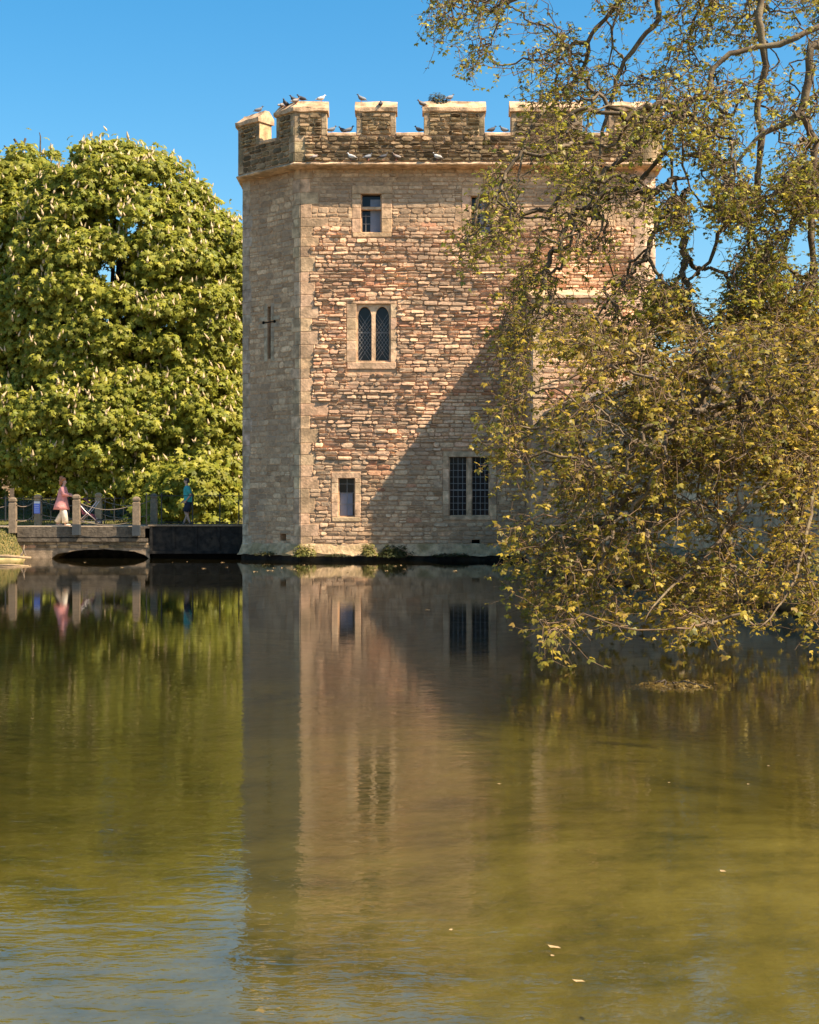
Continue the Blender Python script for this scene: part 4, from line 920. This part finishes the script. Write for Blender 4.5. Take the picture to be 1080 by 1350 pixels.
tuft('moss_patch', 'small moss patch on the plinth between the two yellow weed clumps', 'moss', (P(445,736,49.8).x, 49.8, .15), (.5,.12,.10), 200, .045, MOSS, 22)
tuft('moss_patch', 'long dark moss patch on the plinth below the large mullioned window', 'moss', (P(596,736,49.8).x, 49.8, .15), (.9,.12,.14), 340, .05, MOSS, 23)
# floating algae and submerged weed by the drooping branches
tuft('weed_mound', 'mossy brown mound of weed breaking the water below the drooping branches', 'water plant', (P(882,905,13.2).x, 13.2, -.02), (.42,.5,.07), 420, .035, [(.14,.09,.02),(.09,.06,.02),(.2,.13,.03)], 9)
# grass on the banks
rg = np.random.default_rng(30)
gx_ = np.concatenate([rg.uniform(-17.5,-13,9000), rg.uniform(-22,-5,6000), rg.uniform(-27,-5,30000)]); gy_ = np.concatenate([rg.uniform(50.2,52.6,9000), rg.uniform(57.2,63,6000), rg.uniform(57.2,77,30000)])
gz_ = height(gx_, gy_); k = gz_ > .12; gx_, gy_, gz_ = gx_[k], gy_[k], gz_[k]
gp_ = np.stack([gx_, gy_, gz_], 1); hgt = rg.uniform(.03,.10,len(gp_)); ln_ = rg.normal(size=(len(gp_),3))*.3; ln_[:,2] = 1
gv, gf_ = prisms(gp_, gp_+ln_*hgt[:,None], np.full(len(gp_), .014), np.full(len(gp_), .002), 3)
go = npmesh('grass', gv, gf_, np.repeat(mixcol([(.12,.13,.015),(.17,.16,.02),(.09,.10,.015),(.22,.18,.04)], len(gp_), rg), 3, 0), M['grass']); tag(go, 'short rough green grass on the left bank and behind the bridge', 'grass', kind='stuff')
# drifting twigs and log at left
lg = empty('fallen_branch', tuple(P(20,741,49))); tag(lg, 'pale fallen branch half floating in the water below the left bank', 'branch')
m_ = MB(); m_.tube([P(-12,735,48.6), P(10,736,48.6)+Vector((0,0,.03)), P(41,737,48.6)], [.05,.055,.04], 7); m_.build('trunk', M['palewood'], lg, True)
m_ = MB(); m_.tube([P(-10,748,45)+Vector((0,0,.02)), P(13,747.5,45)+Vector((0,0,.03)), P(38,747.5,45)], [.03,.035,.02], 6); m_.build('stub', M['palewood'], lg, True)
m_ = MB(); m_.tube([P(28,737,48.8), P(31,728,48.9), P(32,720,49)], [.035,.03,.02], 5); m_.tube([P(31,727,48.9), P(26,735,48.7)], [.02,.015], 5); m_.tube([P(31,726,48.9), P(35,736,48.7)], [.02,.015], 5); m_.build('fork', M['wood'], lg, True)
# floating dead leaves, one by one
rr = random.Random(77); GL = 'dead leaves afloat on the moat'
lf = MB(); lf.add([(0,0,0),(.05,.03,.006),(.1,.035,0),(.15,0,.012),(.1,-.035,0),(.05,-.03,.006)], [(0,1,2,3),(0,3,4,5)], (.42,.27,.12)); l0 = lf.build('floating_leaf', M['leaflitter']); spots = []
for k in range(34): spots.append((rr.uniform(330,690), rr.uniform(746,756)))
for k in range(10): spots.append((rr.uniform(20,320), rr.uniform(742,752)))
spots += [(655,1036),(596,1228),(772,1298),(880,1034),(986,1036),(740,1254),(1011,1012),(560,806),(727,1262),(950,1150)]
for k, (x, y) in enumerate(spots):
    o_ = l0 if k == 0 else link(l0.copy()); D = 2925/(y-682); q_ = P(x, y, D); o_.location = (q_.x, q_.y, .006); o_.rotation_euler = (0,0,rr.uniform(0,6.28)); s_ = rr.uniform(.6,1.3)*(1 if D > 20 else .28); o_.scale = (s_,)*3
    if y < 760 and x > 325: tag(o_, 'tiny tan dead leaf among many afloat close to the foot of the tower', 'leaf', GL)
    elif y < 760: tag(o_, 'tiny tan dead leaf afloat on the water in front of the footbridge', 'leaf', GL+' by the bridge')
    else: tag(o_, 'small brown dead leaf drifting on open water well away from the tower', 'leaf', GL+' near the viewer')
# ------------------------------------------------------------------ pigeons
def pigeon(col, wing, head):
    m_ = MB()
    sp_ = [(-.19,0,.075,.004,.018),(-.12,0,.09,.014,.03),(-.06,0,.105,.045,.042),(.0,0,.125,.062,.058),(.06,0,.145,.06,.062),(.10,0,.175,.042,.046),(.115,0,.21,.027,.028),(.125,0,.235,.028,.028),(.15,0,.243,.018,.018),(.165,0,.24,.007,.006),(.19,0,.232,.002,.002)]
    seg = 10; vs = []; fs = []
    for i_, (x, y, z, rz_, ry_) in enumerate(sp_):
        for k in range(seg):
            a_ = 2*math.pi*k/seg; vs.append((x-.3*rz_*math.sin(a_), y+ry_*math.cos(a_), z+rz_*math.sin(a_)))
    n_ = len(sp_)
    for c_, lo, hi in ((wing,0,2),(col,2,6),(head,6,n_-1)):
        m_.add(vs, [(i_*seg+k, i_*seg+(k+1) % seg, (i_+1)*seg+(k+1) % seg, (i_+1)*seg+k) for i_ in range(lo, hi) for k in range(seg)], c_)
    root = empty('pigeon', (0,0,0)); m_.build('body', M['bird'], root, True)
    for s_ in (-1, 1):
        w_ = MB(); w_.ball((-.03, s_*.052, .125), (.115,.016,.04), wing, 8, 6, Matrix.Rotation(.22,3,'Y').inverted()); w_.build('wing', M['bird'], root, True)
        l_ = MB(); l_.tube([(.02,s_*.022,.08),(.015,s_*.022,.0)], .006, 4, (.4,.12,.1)); l_.tube([(-.01,s_*.022,.004),(.045,s_*.022,.004)], .005, 4, (.4,.12,.1)); l_.build('leg', M['bird'], root)
    return root
G_ = (.14,.15,.17); DKp = (.04,.04,.05); WH = (.6,.57,.55); BR = (.16,.10,.07)
kinds = {'grey': pigeon(G_, (.20,.21,.23), (.06,.07,.08)), 'dark': pigeon(DKp, (.05,.05,.06), DKp), 'white': pigeon(WH, (.5,.47,.44), WH), 'brown': pigeon(BR, (.28,.24,.22), (.08,.06,.05))}
used = set()
topz = ZM+.42; sill = ZC+.07; ledge = ZT+.16
def Fy(z, inset): return 50-PO+inset
birds = [  # px, z, inset from outer parapet line (front) , heading deg, kind, label
 (398, topz, .25, 180, 'dark', 'dark pigeon standing highest on the corner merlon coping'),
 (423, topz, .25, 20, 'white', 'white and grey pigeon near the right end of the corner merlon coping'),
 (477, topz, .25, 200, 'grey', 'grey pigeon at the left end of the second merlon from the corner'),
 (502, ZM+.17, .0, 90, 'dark', 'dark pigeon clinging low on the front of the second merlon coping'),
 (437, sill, .1, 10, 'grey', 'grey pigeon perched in the first gap right of the corner merlon, nearest that merlon'),
 (453, sill, .2, 170, 'dark', 'dark pigeon crouched mid gap between the corner merlon and the next'),
 (460, sill, .12, 0, 'grey', 'grey pigeon at the right of the gap beside the corner merlon'),
 (553, sill, .1, 160, 'dark', 'dark pigeon upright at the foot of the weedy middle merlon'),
 (557, topz-.25, -.02, 180, 'brown', 'brown pigeon on the left edge of the weedy middle merlon coping'),
 (593, topz+.02, .2, 30, 'grey', 'small grey pigeon beside the weeds on top of the middle merlon'),
 (648, sill, .12, 10, 'dark', 'dark pigeon in the gap right of the weedy middle merlon'),
 (665, sill, .12, 180, 'grey', 'grey pigeon in the gap just left of the fourth merlon'),
 (415, ledge, -.05, 30, 'brown', 'brown pigeon on the string course near the tower corner, leftmost on the ledge'),
 (464, ledge, -.05, 170, 'white', 'pale pigeon on the string course below the gap left of the second merlon'),
 (485, ledge, -.05, 20, 'grey', 'grey pigeon on the string course under the second merlon, right above the top window'),
 (505, ledge, -.05, 10, 'dark', 'dark pigeon on the string course at the right of the top window'),
 (523, ledge, -.05, 190, 'brown', 'brown pigeon on the string course, rightmost of the four above the top window'),
 (577, ledge, -.05, 180, 'white', 'white pigeon alone on the string course below the middle merlon'),
]
first = {}
def put(kind, loc, deg, label):
    src = kinds[kind]
    if kind not in first: o_ = src; first[kind] = 1
    else: o_ = copy_tree(src)
    o_.location = loc; o_.rotation_euler = (0,0,R(deg)); o_.scale = (1.05,)*3; tag(o_, label, 'pigeon', 'pigeons perched on the tower')
for px, z_, ins, deg, kd, lab in birds:
    y_ = 50-PO+ins; put(kd, ((px-540)*y_/FPX, y_, z_-.01), deg, lab)
for u_, z_, ins, deg, kd, lab in ((.75, topz, .28, 0, 'grey', 'grey pigeon on top of the leftmost merlon'), (2.1, ZM+.3, .12, 60, 'brown', 'brown pigeon at the left end of the huddle on the corner merlon'),
    (2.35, ZM+.3, .1, 240, 'dark', 'dark pigeon, second in the huddle on the angled side of the corner merlon'), (2.6, topz, .26, 200, 'dark', 'dark pigeon at the ridge above the huddle on the corner merlon'), (2.85, ZM+.3, .08, 30, 'brown', 'brown pigeon nearest the corner in the huddle on the corner merlon')):
    c_ = onC(u_); nrm_ = pc_.N; put(kd, (c_[0]-nrm_.x*ins, c_[1]-nrm_.y*ins, z_-.01), deg, lab)

# ------------------------------------------------------------------ people
def skin(name, joints, bones, m, parent, lv=2):
    nm = list(joints); me = bpy.data.meshes.new(name); me.from_pydata([joints[k][:3] for k in nm], [(nm.index(a), nm.index(b)) for a, b in bones], [])
    o_ = link(bpy.data.objects.new(name, me)); o_.modifiers.new('skin', 'SKIN'); sv = me.skin_vertices[0].data
    for k, q_ in enumerate(nm): r_ = joints[q_][3:]; sv[k].radius = (r_[0], r_[-1]); sv[k].use_root = (k == 0)
    s_ = o_.modifiers.new('sub', 'SUBSURF'); s_.levels = s_.render_levels = lv
    dg = bpy.context.evaluated_depsgraph_get(); me2 = bpy.data.meshes.new_from_object(o_.evaluated_get(dg)); o_.modifiers.clear(); o_.data = me2; me2.name = name
    me2.materials.clear(); me2.materials.append(m); me2.polygons.foreach_set('use_smooth', [True]*len(me2.polygons)); o_.parent = parent; return o_
def loftm(mb, rings, seg=16):
    vs = []; fs = []
    for cx, cy, z_, rx, ry in rings:
        for k in range(seg): a_ = 2*math.pi*k/seg; vs.append((cx+rx*math.cos(a_), cy+ry*math.sin(a_), z_+.012*math.sin(5*a_)*(rx > .2)))
    for i_ in range(len(rings)-1):
        for k in range(seg): fs.append((i_*seg+k, i_*seg+(k+1) % seg, (i_+1)*seg+(k+1) % seg, (i_+1)*seg+k))
    fs.append(tuple(range(seg))[::-1]); fs.append(tuple((len(rings)-1)*seg+k for k in range(seg))); mb.add(vs, fs)
def body(root, f, arms, legs, lean=0, H=1.74):
    """f = +1 facing +X, -1 facing -X"""
    k = H/1.74; J = {'pelvis': (0,0,.93*k,.115,.14), 'waist': (f*lean*.3,0,1.08*k,.10,.13), 'chest': (f*lean*.7,0,1.28*k,.115,.16), 'neck0': (f*lean,0,1.44*k,.07,.075), 'neck': (f*(lean+.015),0,1.50*k,.052,.055),
      'jaw': (f*(lean+.045),0,1.575*k,.062,.06), 'brow': (f*(lean+.03),0,1.65*k,.088,.072), 'crown': (f*(lean+.015),0,1.715*k,.06,.055), 'nose0': (f*(lean+.11),0,1.615*k,.018), 'nose': (f*(lean+.135),0,1.60*k,.012)}
    B = [('pelvis','waist'),('waist','chest'),('chest','neck0'),('neck0','neck'),('neck','jaw'),('jaw','brow'),('brow','crown'),('brow','nose0'),('nose0','nose')]
    for s_, nm in ((-1,'n'),(1,'f')):
        (ex,ey,ez),(wx,wy,wz) = arms[nm]; kx, kz, ax, az = legs[nm]
        J['sh'+nm] = (f*lean,s_*.19,1.41*k,.058); J['el'+nm] = (ex,s_*ey,ez,.043); J['wr'+nm] = (wx,s_*wy,wz,.028)
        d = (Vector((wx,s_*wy,wz))-Vector((ex,s_*ey,ez))).normalized(); pw = Vector((wx,s_*wy,wz))+d*.06; J['pa'+nm] = (*pw,.034,.024)
        B += [('chest','sh'+nm),('sh'+nm,'el'+nm),('el'+nm,'wr'+nm),('wr'+nm,'pa'+nm)]
        J['hip'+nm] = (0,s_*.09,.86*k,.095); J['kn'+nm] = (kx,s_*.10,kz,.06); J['cf'+nm] = ((kx*.65+ax*.35)-f*.02,s_*.10,kz*.65+az*.35,.056); J['an'+nm] = (ax,s_*.10,az,.036); J['he'+nm] = (ax-f*.03,s_*.10,max(az-.055,.03),.032); J['to'+nm] = (ax+f*.16,s_*.11,max(az-.065,.02),.026,.038)
        B += [('pelvis','hip'+nm),('hip'+nm,'kn'+nm),('kn'+nm,'cf'+nm),('cf'+nm,'an'+nm),('an'+nm,'he'+nm),('he'+nm,'to'+nm)]
    o_ = skin('body', J, B, M['skin'], root)
    bm = bmesh.new(); bm.from_mesh(o_.data)
    x = MB()
    for s_, nm in ((-1,'n'),(1,'f')):   # ears, fingers and thumbs grow out of the same mesh
        x.ball((f*(lean+.012), s_*.072, 1.62*k), (.02,.012,.032), seg=6, rings=5)
        (ex,ey,ez),(wx,wy,wz) = arms[nm]; w0 = Vector((wx,s_*wy,wz)); d = (w0-Vector((ex,s_*ey,ez))).normalized(); side_ = d.cross(Vector((0,1,0))).normalized(); cu = Vector((0,-s_,0))
        for q_ in range(4):
            b0 = w0+d*.085+side_*(.024-.016*q_); ln = (.068,.078,.072,.056)[q_]
            x.tube([b0-d*.03, b0+d*ln*.45, b0+d*ln*.8+cu*.02, b0+d*ln+cu*.045], [.009,.0085,.0075,.005], 6)
        x.tube([w0+d*.03, w0+d*.055+side_*.036+cu*.01, w0+d*.085+side_*.044+cu*.025], [.011,.0095,.006], 6)
    base = len(o_.data.vertices); bv = [bm.verts.new(v) for v in x.v]
    for f__ in x.f:
        try: bm.faces.new([bv[i_] for i_ in f__])
        except ValueError: pass
    bm.to_mesh(o_.data); bm.free()
    for s_ in (-1, 1):
        e_ = MB(); e_.ball((f*(lean+.105), s_*.032, 1.64*k), .011, seg=6, rings=5); off = worldloc(root); q_ = e_.build('eye', M['darkshoe']); q_.parent = root
    return o_
def localbuild(mb, name, m, root, smooth=True): o_ = mb.build(name, m, None, smooth); o_.parent = root; return o_
# man walking left
mn = empty('person', (P(248.5,0,54.6).x, 54.6, DZ)); tag(mn, 'man in teal T-shirt and navy shorts walking left across the bridge', 'person')
arms = {'n': ((.13,.25,1.13),(-.04,.27,.93)), 'f': ((-.06,.25,1.12),(-.20,.22,.95))}; legs = {'n': (-.10,.50,.07,.10), 'f': (-.04,.49,-.20,.085)}
body(mn, -1, arms, legs, .05, 1.76)
s_ = MB(); loftm(s_, [(.0,0,.87,.155,.19),(.0,0,.95,.165,.195),(-.02,0,1.1,.165,.185),(-.035,0,1.28,.155,.195),(-.045,0,1.40,.12,.19),(-.05,0,1.475,.075,.09)])
for sd_, nm in ((-1,'n'),(1,'f')): e_ = arms[nm][0]; a0 = Vector((-.05,sd_*.17,1.43)); b0 = a0.lerp(Vector((e_[0],sd_*e_[1],e_[2])), .85); s_.tube([a0, a0.lerp(b0,.5), b0], [.085,.078,.07], 10)
localbuild(s_, 't_shirt', M['teal'], mn)
s_ = MB(); loftm(s_, [(0,0,.80,.15,.185),(0,0,.93,.15,.185)])
for sd_, nm in ((-1,'n'),(1,'f')): kx = legs[nm][0]; s_.tube([(0,sd_*.09,.88),(kx*.5,sd_*.1,.68),(kx*.95,sd_*.1,.52)], [.115,.105,.10], 12)
localbuild(s_, 'shorts', M['navy'], mn)
s_ = MB(); s_.ball((-.06,0,1.70), (.098,.082,.075)); s_.ball((-.03,0,1.65), (.082,.08,.085)); localbuild(s_, 'hair', M['hairdark'], mn)
for sd_, nm in ((-1,'n'),(1,'f')):
    ax, az = legs[nm][2:]; s_ = MB(); s_.ball((ax-.06,sd_*.105,max(az-.06,.035)), (.14,.05,.042)); s_.ball((ax+.02,sd_*.105,max(az-.04,.05)), (.055,.05,.055)); localbuild(s_, 'shoe', M['darkshoe'], mn)
# woman pushing a pushchair to the right
wo = empty('person', (P(82,0,54.0).x, 54.0, DZ)); tag(wo, 'woman with auburn hair in pink tunic and cream trousers pushing a pushchair', 'person')
arms = {'n': ((.12,.24,1.15),(.36,.20,1.10)), 'f': ((.12,.24,1.15),(.36,.20,1.10))}; legs = {'n': (.10,.50,.14,.08), 'f': (.0,.49,-.20,.10)}
body(wo, 1, arms, legs, .04, 1.72)
s_ = MB(); loftm(s_, [(-.03,0,.60,.30,.27),(-.03,0,.72,.27,.25),(-.015,0,.92,.21,.21),(.0,0,1.08,.17,.18),(.02,0,1.27,.165,.185),(.035,0,1.37,.12,.18),(.04,0,1.44,.075,.09)])
for sd_, nm in ((-1,'n'),(1,'f')):
    e_ = Vector((arms[nm][0][0], sd_*arms[nm][0][1], arms[nm][0][2])); w0 = Vector((arms[nm][1][0], sd_*arms[nm][1][1], arms[nm][1][2])); a0 = Vector((.04,sd_*.16,1.39)); s_.tube([a0, e_, e_.lerp(w0,.7)], [.085,.07,.06], 10)
localbuild(s_, 'tunic', M['pink'], wo)
s_ = MB(); loftm(s_, [(0,0,.74,.15,.18),(0,0,.95,.13,.17)])
for sd_, nm in ((-1,'n'),(1,'f')): kx, kz, ax, az = legs[nm]; s_.tube([(0,sd_*.09,.86),(kx,sd_*.1,kz),(ax,sd_*.1,az+.03)], [.12,.105,.115], 12)
localbuild(s_, 'trousers', M['cream'], wo)
s_ = MB(); s_.ball((.03,0,1.70), (.115,.105,.085)); s_.ball((-.02,0,1.64), (.095,.105,.11)); s_.ball((-.03,0,1.76), (.075,.075,.065)); s_.ball((-.05,0,1.55), (.06,.08,.09)); localbuild(s_, 'hair', M['hairred'], wo)
for sd_, nm in ((-1,'n'),(1,'f')): ax, az = legs[nm][2:]; s_ = MB(); s_.ball((ax+.07,sd_*.105,max(az-.055,.035)), (.13,.045,.038)); localbuild(s_, 'shoe', M['shoe'], wo)
# pushchair
pcx = P(117,0,54.0).x; ph = empty('pushchair', (pcx, 54.0, DZ)); tag(ph, 'folding pushchair with dark red seat pushed along the bridge by the woman', 'pushchair')
for sd_ in (-1, 1):
    s_ = MB(); y_ = sd_*.22; s_.tube([(-.58,y_*.9,1.09),(-.50,y_,1.02),(-.05,y_,.50),(.42,y_,.12)], .018, 7); s_.tube([(-.36,y_,.12),(.05,y_,.52),(.34,y_,.90)], .018, 7); s_.tube([(-.36,y_,.14),(.42,y_,.14)], .013, 6); localbuild(s_, 'frame', M['tube'], ph)
    for wx_ in (-.36, .42):
        s_ = MB(); pts = [(wx_+.105*math.cos(a_), y_+sd_*.04, .125+.105*math.sin(a_)) for a_ in np.linspace(0, 2*math.pi, 19)]; s_.tube(pts, .02, 6); wh = localbuild(s_, 'wheel', M['rubber'], ph)
        s_ = MB(); s_.tube([(wx_, y_+sd_*.02, .125),(wx_, y_+sd_*.06, .125)], .03, 8)
        for a_ in np.linspace(0, math.pi, 4)[:-1]: s_.tube([(wx_-.09*math.cos(a_), y_+sd_*.04, .125-.09*math.sin(a_)),(wx_+.09*math.cos(a_), y_+sd_*.04, .125+.09*math.sin(a_))], .006, 4)
        o_ = localbuild(s_, 'rim', M['tube'], ph); o_.parent = wh
s_ = MB(); s_.tube([(-.585,-.2,1.10),(-.60,0,1.11),(-.585,.2,1.10)], .022, 8); localbuild(s_, 'handle', M['rubber'], ph)
s_ = MB(); s_.add([(-.18,-.2,.42),(.16,-.2,.36),(.16,.2,.36),(-.18,.2,.42),(-.18,-.2,.50),(.18,-.2,.42),(.18,.2,.42),(-.18,.2,.50),(-.34,-.2,.86),(-.34,.2,.86),(-.40,-.2,.84),(-.40,.2,.84),(.26,-.16,.2),(.26,.16,.2)], [(0,3,2,1),(4,5,6,7),(0,1,5,4),(2,3,7,6),(4,7,9,8),(8,9,11,10),(0,4,8,10),(7,3,11,9),(3,0,10,11),(1,2,13,12),(5,12,13,6),(1,12,5),(2,6,13)]); localbuild(s_, 'seat', M['maroon'], ph, False)
s_ = MB(); n_ = 8; vs = []
for a_ in np.linspace(.1, 1.9, n_): vs += [(-.38+.34*math.cos(a_+.2)+.1, -.2, .80+.22*math.sin(a_)), (-.38+.34*math.cos(a_+.2)+.1, .2, .80+.22*math.sin(a_))]
s_.add(vs, [(2*k, 2*k+1, 2*k+3, 2*k+2) for k in range(n_-1)]); o_ = localbuild(s_, 'hood', M['maroon'], ph, True); sm = o_.modifiers.new('thick', 'SOLIDIFY'); sm.thickness = .012
